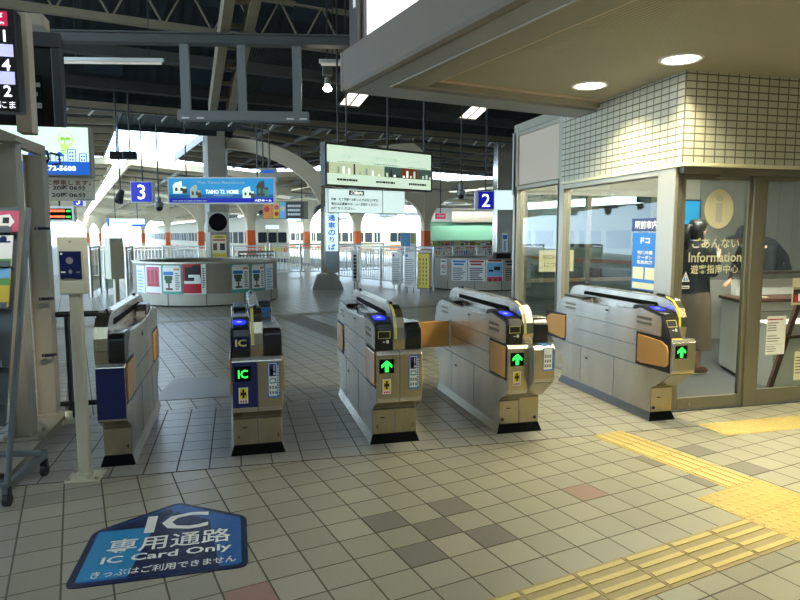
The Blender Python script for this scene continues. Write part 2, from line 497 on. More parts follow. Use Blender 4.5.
# bluish outer soffit band with a groove, outside the recessed board
def strip(r0, r1, f0, f1, z0, z1, mi): m.box(r0, r1, f0, f1, z0, z1, mi)
strip(2.20, 2.40, -7, 5.2, 2.72, 2.99, 0)
strip(2.40, 12, 4.86, 5.2, 2.72, 2.99, 0)
strip(2.40, 2.44, -7, 4.86, 2.735, 2.99, 1)
strip(2.44, 2.72, -7, 4.86, 2.745, 2.99, 1)
strip(2.72, 12, 4.70, 4.78, 2.79, 2.99, 2)
strip(2.72, 2.80, -7, 4.70, 2.775, 2.99, 2)
strip(2.72, 12, 4.78, 4.86, 2.745, 2.99, 1)
strip(2.80, 12, -7, 4.70, 2.80, 2.99, 4)
struct(m.build('ceiling', ['soffit_blue', 'soffit', 'panel_wall', 'roof_deck', 'ceiling_board'], rz=TF))
m = MB()
m.prism([(2.12, 2.755), (2.135, 2.73), (2.165, 2.716), (2.20, 2.716), (2.20, 3.06), (2.12, 3.06)], 'y', -7, 5.2)
m.box(2.12, 12, 5.2, 5.26, 2.73, 3.06)
m.box(2.27, 12, 5.05, 5.10, 3.06, 6.2)
m.box(2.34, 2.42, -7, 5.05, 3.06, 6.2)
struct(m.build('trim_3', 'fascia', rz=TF, bevel=0.012))
m = MB(); m.tube([(2.40, -7, 2.725), (2.40, 4.84, 2.725)], 0.012, 6)
struct(m.build('trim_4', 'alu', rz=TF))

# ---- roof deck over the concourse
m = MB()
za = lambda f: 4.0+(13.4-f)*0.42
ribs = 12
for i in range(ribs):
    f0 = 13.4-i*1.7; f1 = f0-1.7
    m.add([(-13, f0, za(f0)), (34, f0, za(f0)), (34, f1, za(f1)), (-13, f1, za(f1)), (-13, f0, za(f0)+.1), (34, f0, za(f0)+.1), (34, f1, za(f1)+.1), (-13, f1, za(f1)+.1)],
          [(0, 1, 2, 3), (7, 6, 5, 4), (0, 3, 7, 4), (1, 5, 6, 2), (0, 4, 5, 1), (3, 2, 6, 7)], 0)
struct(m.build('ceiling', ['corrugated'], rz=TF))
m = MB()
for i in range(9):
    for j in range(14):
        f0 = 12.6-i*0.95; r0 = -9+j*1.55+(i % 2)*0.3
        if random.random() < 0.75: m.add([(r0, f0, za(f0)-.03), (r0+.62, f0, za(f0)-.03), (r0+.62, f0-.6, za(f0-.6)-.03), (r0, f0-.6, za(f0-.6)-.03)], [(0, 1, 2, 3)])
struct(m.build('trim_5', 'roof_panel', rz=TF))
m = MB(); m.box(1.1, 3.86, 13.41, 17.2, 4.18, 4.26); m.box(1.1, 3.86, 17.1, 17.2, 4.05, 4.18); m.box(-12, 34, 13.28, 13.40, 3.94, 4.5)
struct(m.build('ceiling', 'corrugated', rz=TF))
# walls that close the concourse to the side and behind
m = MB(); m.box(-12.2, -12, -9, 2.5, 0, 14); struct(m.build('wall_left', 'office_wall', rz=TF))  # unseen left wall, placed to block daylight and cut short to admit some
m = MB(); m.box(-12, 40, -9.2, -9, 0, 14); struct(m.build('wall_back', 'office_wall', rz=TF))
m = MB(); m.box(34, 34.2, -9, 9, 0, 14); struct(m.build('wall_right', 'office_wall', rz=TF))

# ---- information office
OX, OY, OB = 3.5, 4.452, 7.62
m = MB()
m.box(OX, 9.5, OY, OY+0.012, 2.078, 2.80, 0); m.box(OX+.14, 9.5, OY+.012, OY+.14, 2.078, 2.80, 0)
struct(m.build('wall_front', 'wall_tile_y'))
m = MB(); m.box(OX, OX+0.139, OY+0.0125, 6.42, 2.078, 2.80, 0)
struct(m.build('wall_side', 'wall_tile_x'))
m = MB(); m.box(OX-0.012, 9.5, OY-0.012, OY, 2.05, 2.082); m.box(OX-0.012, OX, OY, 6.42, 2.05, 2.082)
struct(m.build('trim_6', 'cream_paper', bevel=0.004))
m = MB(); m.box(OX+0.02, OX+0.1, 6.50, OB-0.06, 2.13, 2.74); struct(m.build('wall_panel', 'panel_wall'))
m = MB()
m.box(OX, 9.5, OB, OB+.1, 2.02, 2.8, 0); m.box(5.6, 9.5, OB, OB+.1, 0, 2.02, 0); m.box(OX+.1, 5.6, OB, OB+.1, 0, 0.06, 0)
struct(m.build('wall_far', 'office_wall'))
m = MB(); m.box(9.4, 9.5, OY+.141, OB, 0, 2.8); struct(m.build('wall_end', 'office_wall'))
m = MB(); m.box(OX+.02, 9.5, OY+.02, OB+.1, 2.80, 2.9); struct(m.build('ceiling', 'soffit'))
m = MB(); m.box(OX+.05, 9.45, OY+.06, OB, 0.0, 0.012); struct(m.build('floor', 'office_floor'))
def frame_side(name, y0, y1, z0, z1, t=0.05, d=0.10, mat='alu'):
    m = MB(); x0, x1 = OX+0.0, OX+d
    m.box(x0, x1, y0, y0+t, z0, z1); m.box(x0, x1, y1-t, y1, z0, z1)
    m.box(x0, x1, y0+t, y1-t, z0, z0+t); m.box(x0, x1, y0+t, y1-t, z1-t, z1)
    o = struct(m.build(name, mat, bevel=0.004))
    g = MB(); g.box(OX+.045, OX+.053, y0+t, y1-t, z0+t, z1-t); g.build('pane', 'glass', o)
    return o
w1 = frame_side('window_1', OY+0.252, 6.42, 0.0, 2.05)
w2 = frame_side('window_2', 6.46, OB, 0.0, 2.12)
m = MB(); m.box(OX, OX+.12, OB-.06, OB+.06, 0, 2.80); m.box(OX, OX+.1, 6.42, 6.5, 0, 2.8); m.box(OX, OX+.1, 6.5, OB-.06, 2.74, 2.79)
struct(m.build('trim_7', 'alu', bevel=0.004))
m = MB(); m.box(OX-.004, OX+.03, OY+.075, OY+.25, 0, 2.05); struct(m.build('trim_8', 'alu', bevel=0.006))
m = MB(); m.box(OX+.031, OX+.075, OY+.08, OY+.16, 0, 2.05); struct(m.build('trim_9', 'alu_dark', bevel=0.004))
def front_leaf(name, x0, x1, zb, zt, t=0.05, mat='alu_dark', film='glass', dy=0.08, kick=0.10):
    m = MB(); y0, y1 = OY+dy, OY+dy+.045
    m.box(x0, x0+t, y0, y1, zb, zt); m.box(x1-t, x1, y0, y1, zb, zt)
    m.box(x0+t, x1-t, y0, y1, zb, zb+kick); m.box(x0+t, x1-t, y0, y1, zt-.045, zt)
    o = struct(m.build(name, mat, bevel=0.004))
    g = MB(); g.box(x0+t, x1-t, y0+.018, y0+.026, zb+kick, zt-.045); g.build('pane', film, o)
    return o
d1 = front_leaf('door_1', OX+.077, 4.27, 0.012, 2.0, t=.035)
m = MB(); m.tube([(3.72, OY+.078, .075), (3.72, OY+.065, .075), (3.72, OY+.062, .045)], 0.007, 8); m.build('door_lock', 'steel_bright', d1)
m = MB(); m.box(3.88, 4.16, OY+.02, OY+.08, 1.975, 2.02); m.build('door_closer', 'alu_dark', d1, bevel=.005)
m = MB(); m.box(4.27, 4.38, OY+.06, OY+.16, 0, 2.05); m.box(OX+.03, 9.5, OY+.02, OY+.16, 2.0, 2.055)
struct(m.build('trim_10', 'alu_dark', bevel=.005))
w3 = front_leaf('window_3', 4.38, 5.9, 0.0, 2.0, kick=0.14)
m = MB(); m.box(5.9, 9.5, OY+.06, OY+.16, 0, 2.0); struct(m.build('wall_front', 'office_wall'))
# far glazing of the office
m = MB()
for x in (OX+.12, 4.55, 5.55): m.box(x, x+.06, OB, OB+.06, 0.06, 2.02)
m.box(OX+.12, 5.6, OB, OB+.06, 0.88, 0.93)
w4 = struct(m.build('window_4', 'alu_dark'))
g = MB(); g.box(OX+.18, 5.55, OB+.025, OB+.032, .06, 2.02); g.build('pane', 'glass', w4)

# ================================================================ LIGHTS IN THE BUILDING
def downlight(p, label, watts=22, rad=0.14, group=None):
    t = thing('ceiling_downlight', label, 'ceiling light', p, 0.0, group)
    m = MB(); m.lathe([(rad-.02, .0), (rad+.008, -.012), (rad+.02, -.004), (rad+.02, .0)], n=32); m.build('trim_ring', 'white_paint', t, smooth=True)
    m = MB(); m.lathe([(0.0, -.004), (rad*.55, -.005), (rad-.018, -.008)], n=32); m.build('lens', 'lamp_on', t, smooth=True)
    l = bpy.data.lights.new('downlight', 'AREA'); l.shape = 'DISK'; l.size = rad*1.7; l.energy = watts; l.color = (1.0, 0.96, 0.68); l.spread = R(125)
    lo = bpy.data.objects.new('lamp', l); COL.objects.link(lo); lo.parent = t; lo.location = (0, 0, -.03)
    return t
CZ = 2.80
downlight((3.03, 5.10, CZ), 'round ceiling downlight above the side window of the office')
downlight((3.235, 4.185, CZ), 'larger round ceiling downlight above the tiled office corner')
for k in (1.3, 2.25, 3.2):  # row added out of view to keep the office front and door lettering lit
    downlight((3.235+.205*k, 4.185-.915*k, CZ), 'unseen round ceiling downlight added nearer the viewer than the office corner', group='nearer ceiling downlights')
for k in range(1, 4):
    downlight((5.6+.205*k, 2.9-.915*k, CZ), 'unseen round ceiling downlight added nearer the viewer than the office corner', group='nearer ceiling downlights')
# ================================================================ TICKET GATES
GL = 1.45       # gate length
def mir(pts): return [(GL-y, z) for (y, z) in pts][::-1]
def make_gate(label, xc, left=True, right=True, lo=0.15, ro=0.15, navy=False, digits=(), ic_reader=False, tray_blue=False, left_pads=True, right_pads=True, rear_flap=False, map_top=False, rw=.165, skirt='steel_side', fin_yellow='yellow_label', arrow=True, top_sticker=False, right_navy=False):
    t = thing('ticket_gate', label, 'ticket gate', (xc, 4.36, 0), group='row of ticket gates')
    xa = -0.165 if left else -0.04
    xb = rw if right else 0.04
    # plinth
    m = MB()
    m.add([(xa-.018, -.03, 0), (xb+.018, -.03, 0), (xb+.018, GL+.03, 0), (xa-.018, GL+.03, 0), (xa+.004, -.005, .066), (xb-.004, -.005, .066), (xb-.004, GL, .066), (xa+.004, GL, .066)],
          [(0, 3, 2, 1), (4, 5, 6, 7), (0, 1, 5, 4), (1, 2, 6, 5), (2, 3, 7, 6), (3, 0, 4, 7)])
    base = m.build('base_plate', 'black_matte', t, bevel=.003)
    m = MB()
    for (s, x) in ((-1, xa), (1, xb)):
        m.add([(x+s*.020, -.02, .004), (x+s*.020, GL+.01, .004), (x-s*.002, GL, .068), (x-s*.002, .0, .068), (x+s*.017, -.02, .002), (x+s*.017, GL+.01, .002), (x-s*.006, GL, .066), (x-s*.006, 0, .066)],
              [(0, 1, 2, 3), (7, 6, 5, 4), (0, 4, 5, 1), (1, 5, 6, 2), (2, 6, 7, 3), (3, 7, 4, 0)])
    m.build('side_skirt', skirt, base)
    def half(x0, x1, o, kind):
        hb = 0.36 if o < 0.2 else 0.455
        low = 0.25 if o < 0.2 else 0.27
        front = [(0, .066), (0, low), (-o*0.25, low+.03), (-o*.92, hb-.03), (-o, hb), (-o, .675), (-o+.02, .70)]
        rear = mir([(0, .066), (0, .25), (-.04, .28), (-.135, .33), (-.15, .36), (-.15, .675), (-.13, .70)] if o < .2 or kind == 'R' else front)
        if kind == 'L':
            topl = [(-.115, .70), (-.112, .84), (-.09, .868), (.18, .915), (.26, .905), (.30, .88), (.62, .868), (1.02, .868), (1.18, .885), (1.34, .885), (1.46, .87), (1.57, .80), (1.58, .70)]
        else:
            topl = [(-.13, .70), (-.13, .70), (-.0, .71), (.02, .80), (.14, .87), (.2, .868), (.62, .855), (1.02, .868), (1.18, .90), (1.27, .905), (1.54, .868), (1.565, .84), (1.565, .70)]
        poly = [front[0]]+front[1:]+topl+rear
        m = MB(); m.prism(poly, 'x', x0, x1)
        cab = m.build('cabinet', 'steel_side', t, bevel=.005)
        # brushed front plates
        m = MB(); e = .0015
        fy = -o-e
        m.box(x0+.006, x1-.006, fy-.002, fy, hb+.005, .672)
        m.add([(x0+.004, -o*0.25-.004, low+.03), (x1-.004, -o*0.25-.004, low+.03), (x1-.004, -o*.92-.004, hb-.03), (x0+.004, -o*.92-.004, hb-.03)], [(0, 1, 2, 3)])
        m.box(x0+.006, x1-.006, -.005, -.001, .072, low-.004)
        m.build('front_plate', 'steel_front', cab)
        return cab, hb, fy-.003
    def pad(side, y0, y1, cab, x, wide=False, back=False):
        m = MB(); s = -1 if side == 'l' else 1
        a, b = (x+s*.014, x) if s < 0 else (x, x+s*.014)
        if wide: poly = [(y0, .69), (y0-.30, .675), (y0-.37, .645), (y0-.39, .60), (y0-.39, .50), (y0-.36, .475), (y0-.05, .452), (y0, .46)]
        else: poly = [(y0, .455), (y1, .455), (y1, .69), (y0, .69)]
        if back: poly = [(GL-q[0], q[1]) for q in poly]
        m.prism(poly, 'x', a, b)
        p = m.build('flap_pad', 'orange_pad', t, bevel=.008, seg=3)
        m = MB(); xs = x+s*.002
        ya, yb = (min(q[0] for q in poly)-.012, max(q[0] for q in poly)+.03)
        m.box(min(x, xs), max(x, xs), ya, yb, .435, .705); m.build('flap_recess', 'seam', t)
        return p
    if left:
        cab, hb, fy = half(xa, -.0008 if right else .04, lo, 'L')
        m = MB()
        prof = [(-lo*.7-.02, .695), (-.128, .84), (-.105, .882), (-.07, .892), (.18, .930), (.25, .925), (.285, .893), (.26, .880), (.17, .903), (-.085, .862), (-.10, .84), (-.10, .695)]
        m.prism(prof, 'x', xa-.002, xa+.012)
        prof2 = [(-lo*.7-.022, .695), (-.131, .84), (-.108, .884), (-.072, .894), (.18, .929), (.25, .924), (.28, .88), (.0, .70)]
        m.prism(prof2, 'x', xa+.012, -.041)
        hood = m.build('reader_hood', 'black_plastic', t, bevel=.006)
        def slope(m, u0, u1, v0, v1, mi=0, up=.003):
            # patch on the sloping top of the hood: u along x, v along y
            z = lambda y: .894+(y+.072)*(.035/.252)+up
            return m.poly([(u0, v0, z(v0)), (u1, v0, z(v0)), (u1, v1, z(v1)), (u0, v1, z(v1))], mi)
        zt = lambda y: .894+(y+.072)*(.035/.252)+.004
        m = MB(); cx = (xa-.04)/2; pts = []
        for k in range(32):
            a = 2*PI*k/32; c2, s2 = math.cos(a), math.sin(a)
            px = cx-.004+.044*(abs(c2)**.7)*(1 if c2 > 0 else -1); py = .035+.062*(abs(s2)**.7)*(1 if s2 > 0 else -1)
            pts.append((px, py, zt(py)))
        m.poly(pts); scr = m.build('blue_display', 'screen_blue', hood)
        m = MB(); slope(m, cx-.022, cx+.014, .026, .034, 0, .006); slope(m, cx-.018, cx+.01, .042, .048, 0, .006); m.build('display_text', 'led_white', scr)
        # reader window on the front of the hood
        def fp(x, z, d=0.0):    # point on the hood's raked front
            y = (-lo*.7-.022)+(z-.695)/(.84-.695)*(-.131+lo*.7+.022); return (x, y-d, z)
        if ic_reader:
            m = MB(); m.poly([fp(xa+.014, .755, .002), fp(-.043, .755, .002), fp(-.043, .835, .002), fp(xa+.014, .835, .002)])
            rp = m.build('reader_panel', 'navy_gloss', hood)
            text('IC', 'yellow_label', rp, cx+.002, .797, w=.072, h=.048, bold=.03, y=-.136)
        else:
            m = MB(); x0, x1, z0, z1, w = cx-.046, cx+.042, .785, .838, .005
            for (a, b, c, d) in ((x0, x1, z0, z0+w), (x0, x1, z1-w, z1), (x0, x0+w, z0, z1), (x1-w, x1, z0, z1)):
                m.poly([fp(a, c, .002), fp(b, c, .002), fp(b, d, .002), fp(a, d, .002)])
            m.build('ticket_slot_frame', 'yellow_label', hood)
            m = MB(); m.poly([fp(cx-.012, .758, .002), fp(cx+.004, .758, .002), fp(cx+.004, .765, .002), fp(cx-.012, .765, .002)])
            pts = [fp(cx+.022+.011*math.cos(a), .763+.013*math.sin(a), .002) for a in [2*PI*k/16 for k in range(16)]]; m.poly(pts)
            m.build('card_mark', 'white_paint', hood)
        # ticket tray behind the hood
        m = MB(); m.box(xa+.012, -.05, .34, 1.0, .869, .872); m.build('tray', 'chrome', t)
        m = MB(); m.box(xa+.02, -.055, .36, .55, .873, .888, 0); m.build('tray_cover', 'case_glass', t)
        m = MB(); m.box(xa+.015, -.05, 1.10, 1.45, .884, .902); m.build('tray_hood', 'black_plastic', t, bevel=.006)
        # seams, vents, locks on the side
        m = MB(); x = xa-.001
        m.box(x, x+.001, -.0, 1.45, .428, .432); m.box(x, x+.001, .17, 1.2, .585, .588); m.box(x, x+.001, .52, .523, .07, .43); m.box(x, x+.001, 1.08, 1.083, .07, .43); m.box(x, x+.001, .0, 1.2, .715, .718)
        m.build('panel_seam', 'seam', cab)
        for (y0, z) in ((.02, .825), (.02, .785), (1.2, .82), (1.2, .78)):
            m = MB(); m.box(xa-.0015, xa, y0, y0+.19, z-.011, z+.011); m.build('vent', 'alu_dark', cab)
        for (y0, z) in ((.66, .83), (.98, .33)):
            m = MB(); m.box(xa-.003, xa, y0-.03, y0+.03, z-.02, z+.02); lk = m.build('lock', 'steel_bright', cab)
            m = MB(); m.box(xa-.005, xa-.003, y0-.022, y0+.012, z-.008, z+.008); m.build('lock_handle', 'seam', lk)
        if left_pads:
            if lo > .2: pad('l', .18, 0, cab, xa, True)
            else: pad('l', -.12, .16, cab, xa)
            if rear_flap:
                m = MB(); m.box(xa-.31, xa-.004, 1.16, 1.185, .47, .71)
                p = m.build('flap', 'orange_pad', t, bevel=.008)
                m = MB(); m.box(xa-.012, xa+.0, 1.14, 1.2, .46, .72); m.build('hinge', 'steel_bright', p)
            else:
                pad('l', .06 if lo > .2 else 1.22, 1.52, cab, xa, lo > .2, lo > .2)
        # head display
        xd = (xa-.02)/2
        if navy:
            m = MB(); m.box(xa+.004, -.003, fy-.002, fy, hb+.01, .672); m.build('navy_panel', 'navy', t)
            fy -= .0025
        if arrow:
            m = MB(); s = .052; zc = .595 if lo < .2 else .605
            m.box(xd-s, xd+s, fy-.002, fy, zc-s*.95, zc+s*.95); ar = m.build('arrow_display', 'black_matte', t)
            m = MB(); y = fy-.0035
            if ic_reader:
                text('IC', 'led_green', ar, xd, zc, w=.062, h=.056, bold=.02, y=y)
            else:
                m.poly([(xd-.013, y, zc-.04), (xd+.013, y, zc-.04), (xd+.013, y, zc+.01), (xd-.013, y, zc+.01)])
                m.poly([(xd-.038, y, zc-.012), (xd-.038, y, zc+.010), (xd, y, zc+.042), (xd, y, zc+.016)]); m.poly([(xd+.038, y, zc-.012), (xd, y, zc+.016), (xd, y, zc+.042), (xd+.038, y, zc+.010)])
                m.build('arrow', 'led_green', ar)
        def warn(parent, cx, cz, y):
            m = MB(); m.rect(cx-.030, cx+.030, cz-.055, cz+.05, y, 0); m.rect(cx-.024, cx+.024, cz-.028, cz+.044, y-.0006, 1)
            m.poly([(cx-.018, y-.001, cz-.008), (cx-.002, y-.001, cz+.008), (cx-.018, y-.001, cz+.024)], 2); m.poly([(cx+.018, y-.001, cz-.008), (cx+.002, y-.001, cz+.008), (cx+.018, y-.001, cz+.024)], 2)
            m.rect(cx-.006, cx+.006, cz-.02, cz+.038, y-.0012, 2)
            for k in range(3): m.rect(cx-.022+k*.016, cx-.010+k*.016, cz-.048, cz-.036, y-.001, 3)
            return m.build('warning_sticker', ['white_paper', 'yellow_bright', 'black_matte', 'red'], parent)
        if lo < .2: warn(t, xd, .455, fy-.002)
        # base badge and lock
        m = MB(); m.box(xd-.012, xd+.02, -.007, -.005, .185, .192); m.build('badge', 'seam', t)
        if lo > .2 or digits and digits[0] == '':
            m = MB(); m.disc((xa+.03, -.0075, .105), .013); m.build('keyhole', 'seam', t)
        if top_sticker:
            m = MB(); m.poly([(xa+.02, -lo+.02, .7015), (-.06, -lo+.02, .7015), (-.06, -.13, .7015), (xa+.02, -.13, .7015)]); m.poly([(xa+.05, -lo+.035, .702), (-.075, -lo+.035, .702), (-.075, -.15, .702), (xa+.05, -.15, .702)], 1)
            m.build('warning_sticker', ['yellow_bright', 'orange'], t)
    if right:
        cab, hb, fy = half(.0008 if left else -.036, xb, ro, 'R')
        # rounded black end cap
        m = MB(); prof = [(-.10, .70), (-.135, .705), (-.14, .78), (-.132, .85), (-.10, .878), (-.02, .888), (.04, .885), (.12, .87), (.14, .70)]
        m.prism(prof, 'x', .043, xb-.001); hood = m.build('end_hood', 'black_plastic', t, bevel=.012, seg=3)
        m = MB(); m.box(.046, xb-.005, -.105, .03, .887, .892); m.build('hood_trim', 'steel_bright', hood, bevel=.002)
        m = MB(); m.box(.05, xb-.012, .34, 1.0, .858, .862); m.build('tray', 'chrome', t)
        m = MB(); m.prism([(1.0, .87), (1.02, .95), (1.2, .95), (1.25, .88)], 'x', .05, xb-.01); m.build('tray_hood', 'black_plastic', t, bevel=.008)
        m = MB(); m.box(.055, xb-.02, .97, .995, .868, .90); m.build('screen_edge', 'blue' if tray_blue else 'steel_bright', t)
        m = MB(); x = xb
        m.box(x, x+.001, 0, 1.45, .428, .432); m.box(x, x+.001, .17, 1.2, .585, .588); m.box(x, x+.001, .52, .523, .07, .43); m.box(x, x+.001, 1.08, 1.083, .07, .43)
        m.build('panel_seam', 'seam', cab)
        m = MB(); m.box(xb, xb+.003, .62, .66, .76, .785); m.build('lock', 'seam', cab)
        if right_pads:
            pad('r', -.12, .16, cab, xb); pad('r', 1.22, 1.52, cab, xb)
        if right_navy:
            m = MB(); m.box(-.034, xb-.003, fy-.002, fy, hb-.01, .674); m.build('navy_panel', 'navy', t)
        elif not map_top:
            m = MB(); x0, x1, z0, z1 = .066, .142, .425, .665; y = fy-.001
            def guide(m, x0, x1, P):
                P(x0, x1, 0, 1, 0, 0); a = x0+(x1-x0)*.08; b = x0+(x1-x0)*.78
                P(a, b, .05, .97, 1, .0005); P(a+.004, b-.004, .60, .95, 2, .001); P(a+.012, a+.028, .64, .82, 3, .0015); P(a+.032, b-.01, .64, .70, 1, .0015); P(a+.034, b-.014, .76, .92, 1, .0015)
                P(a+.006, b-.004, .40, .55, 4, .001); P(a+.012, b-.012, .44, .51, 1, .0014)
                for k in range(3):
                    for j in range(2): P(a+.004+k*.018, a+.016+k*.018, .10+j*.14, .19+j*.14, 5, .001)
                for k in range(12): P(b+.004, x1-.003, .08+k*.07, .12+k*.07, 1, .001)
            guide(m, x0, x1, lambda a, b, c, d, mi, e: m.rect(a, b, z0+(z1-z0)*c, z0+(z1-z0)*d, y-e, mi))
            m.build('guide_sticker', ['blue', 'white_paper', 'navy', 'black_matte', 'teal', 'grey_ink'], t)
        else:
            m = MB(); y = fy-.001
            x0, x1 = .07, .15
            m.rect(x0, x1, .52, .69, y, 0); m.rect(x0+.004, x1-.01, .53, .685, y-.0006, 1)
            for k in range(3):
                for j in range(3): m.rect(x0+.010+k*.019, x0+.023+k*.019, .545+j*.035, .567+j*.035, y-.001, 2)
            m.poly([(x0, -ro+.015, .7015), (x1, -ro+.015, .7015), (x1, -.13, .7015), (x0, -.13, .7015)], 0)
            m.poly([(x0+.015, -ro+.03, .702), (x1-.015, -ro+.03, .702), (x1-.015, -.145, .702), (x0+.015, -.145, .702)], 3)
            m.build('guide_sticker', ['blue', 'white_paper', 'grey_ink', 'sky_blue'], t)
            m = MB(); m.disc((.13, -.0075, .105), .013); m.build('keyhole', 'seam', t)
    # divider fin with steel end arches
    m = MB()
    arc = [(-.118, .70), (-.132, .78), (-.125, .855), (-.095, .925), (-.04, .974), (.04, .998), (.12, 1.004)]
    m.prism(arc+mir(arc), 'x', -.034, .034)
    fin = m.build('divider_fin', 'steel_side', t, bevel=.008, seg=3)
    m = MB(); m.prism([(.12, .930), (.14, .95), (1.24, .95), (1.27, .94), (1.27, .915), (.14, .91)], 'x', -.036, .036); m.build('fin_slot', 'black_matte', fin)
    m = MB()
    prev = None; off = .005
    for i in range(len(arc)-1):
        (y0, z0), (y1, z1) = arc[i], arc[i+1]
        d = Vector((y1-y0, z1-z0)).normalized(); nrm = Vector((-d.y, d.x))*off
        m.add([(-.040, y0+nrm.x, z0+nrm.y), (.040, y0+nrm.x, z0+nrm.y), (.040, y1+nrm.x, z1+nrm.y), (-.040, y1+nrm.x, z1+nrm.y)], [(0, 1, 2, 3)], 0)
        if 0 < i < 5: m.add([(-.034, y0+nrm.x*1.5, z0+nrm.y*1.5), (-.014, y0+nrm.x*1.5, z0+nrm.y*1.5), (-.014, y1+nrm.x*1.5, z1+nrm.y*1.5), (-.034, y1+nrm.x*1.5, z1+nrm.y*1.5)], [(0, 1, 2, 3)], 1)
    m.build('end_arch', ['steel_front', fin_yellow or 'steel_front'], fin)
    for y0 in (.14, 1.30):
        m = MB(); m.tube([(-.0, y0-.04, 1.008), (-.0, y0+.04, 1.008)], .013, 8); m.build('sensor', 'black_plastic', fin)
    for (dx, ch) in digits_at(digits, xa, xb):
        text(ch, 'ink', t, dx, .125, h=.026, y=-.0065, name='gate_number')
    return t
def digits_at(d, xa, xb):
    out = []
    if len(d) > 0 and d[0]: out.append((-.13, d[0]))
    if len(d) > 1 and d[1]: out.append((xb-.03, d[1]))
    return out
make_gate('steel ticket gate with navy front panel beside the cream card reader post', -.826, left=False, rw=.138, ro=.15, digits=('', '4'), right_navy=True, tray_blue=False, fin_yellow=None)
make_gate('steel ticket gate with green lit letters on a navy panel', .118, navy=True, ic_reader=True, digits=('4', '3'), tray_blue=True)
make_gate('steel ticket gate with green arrow and blue guide sticker on its front', 1.085, digits=('3', '2'))
make_gate('steel ticket gate with open orange flap and jutting sticker box', 2.065, ro=.24, map_top=True, digits=('', ''), rear_flap=True, skirt='alu_dark')
make_gate('wide lane ticket gate with large orange pads beside the office corner', 3.385, right=False, lo=.25, skirt='skirt_grey', fin_yellow='yellow_bright', top_sticker=True)
# ================================================================ GROUND MARKS
# guiding blocks
def tactile(label, tiles, bars, name='tactile_paving', rz=TF, mat='yellow_tile', vertical=False, dots=False, bar_mat='yellow_bar', group=None):
    m = MB()
    for (r0, r1, f0, f1) in tiles:
        m.box(r0+.002, r1-.002, f0+.002, f1-.002, -.01, .004, 0)
        if dots:
            n = max(2, int(round((r1-r0)/.06))); k = max(2, int(round((f1-f0)/.06)))
            for i in range(n):
                for j in range(k):
                    x = r0+(i+.5)*(r1-r0)/n; y = f0+(j+.5)*(f1-f0)/k
                    m.lathe([(.0135, .004), (.010, .0085), (0, .009)], (x, y, 0), n=7, mi=1)
        elif vertical:
            w = (r1-r0)/4
            for i in range(4): m.box(r0+(i+.28)*w, r0+(i+.72)*w, f0+.012, f1-.012, .004, .009, 1)
        else:
            w = (f1-f0)/4
            for i in range(4): m.box(r0+.012, r1-.012, f0+(i+.3)*w, f0+(i+.7)*w, .004, .009, 1)
    o = m.build(name, [mat, bar_mat], rz=rz)
    return tag(o, label, 'tactile paving', group)
tactile('worn yellow guide path of ribbed tiles crossing the foreground', [(3.1-.3*(i+1), 3.1-.3*i, 1.745, 2.04) for i in range(9)], True, mat='yellow_worn')
tactile('yellow ribbed guide path leading from the dotted blocks towards the wide gate', [(3.395, 3.68, 2.335+.28*i, 2.615+.28*i) for i in range(4)], True, vertical=True)
tactile('square of dotted yellow warning blocks where the two guide paths meet', [(3.1, 3.395, 2.04, 2.335), (3.395, 3.69, 2.04, 2.335), (3.395, 3.69, 1.745, 2.04), (3.1, 3.395, 1.745, 2.04)], True, dots=True)
tactile('strip of dotted yellow warning blocks in front of the office door', [(3.53+.3*i, 3.83+.3*i, 3.87, 4.17) for i in range(5)], True, dots=True, rz=0)
tactile('pale dotted warning tile just inside the office doorway', [(3.62, 4.2, 4.55, 4.8)], True, dots=True, rz=0, mat='beige_strip', bar_mat='lettering_cream')

# painted floor sign
t = thing('floor_sign', 'large navy and blue floor sign with white lettering and peaked top', 'floor sign', (0, 0, .0045))
def rounded(pts, r, n=4):
    out = []
    for i, p in enumerate(pts):
        p = Vector(p); a = Vector(pts[i-1]); b = Vector(pts[(i+1) % len(pts)])
        da = (a-p).normalized(); db = (b-p).normalized()
        for k in range(n+1):
            s = k/n; q0 = p+da*r*(1-s); q1 = p+db*r*s
            out.append(tuple(q0*(1-s)+q1*s) if False else tuple(p+da*r*(1-s)**2+db*r*s**2))
    return out
S = [(-.745, 2.825), (.02, 2.825), (.02, 3.36), (-.345, 3.635), (-.735, 3.36)]
m = MB(); m.prism(rounded(S, .05), 'z', -.004, 0); m.build('border', 'sticker_navy', t)
m = MB(); m.prism(rounded([(-.71, 2.855), (-.01, 2.855), (-.01, 3.345), (-.345, 3.60), (-.71, 3.345)], .03), 'z', -.002, .0012); m.build('field', 'sticker_blue', t)
m = MB(); m.poly([(-.71, 2.87, .002), (-.50, 2.87, .002), (-.44, 3.345, .002), (-.70, 3.345, .002)]); m.build('panel', 'sticker_teal', t)
m = MB(); m.poly([(-.50, 2.857, .0021), (-.11, 2.857, .0021), (-.17, 3.36, .0021), (-.345, 3.50, .0021), (-.44, 3.345, .0021)]); m.build('panel', 'sticker_navy', t); m = MB(); m.poly([(-.69, 3.35, .0022), (-.44, 3.35, .0022), (-.36, 3.49, .0022), (-.38, 3.55, .0022)]); m.build('panel', 'sticker_navy', t)
text('IC', 'sticker_white', t, -.33, 3.375, w=.31, h=.20, bold=.02, flat=True, y=.003)
text('専用通路', 'sticker_white', t, -.345, 3.165, w=.57, h=.15, bold=.010, flat=True, y=.003)
text('IC Card Only', 'sticker_white', t, -.345, 3.025, w=.58, h=.085, bold=.02, flat=True, y=.003)
text('きっぷはご利用できません', 'sticker_white', t, -.345, 2.91, w=.62, h=.062, bold=.01, flat=True, y=.003)
m = MB(); m.prism(rounded([(-.76, 6.0), (-.09, 6.0), (-.07, 6.85), (-.66, 6.95)], .05), 'z', 0.0, .004)
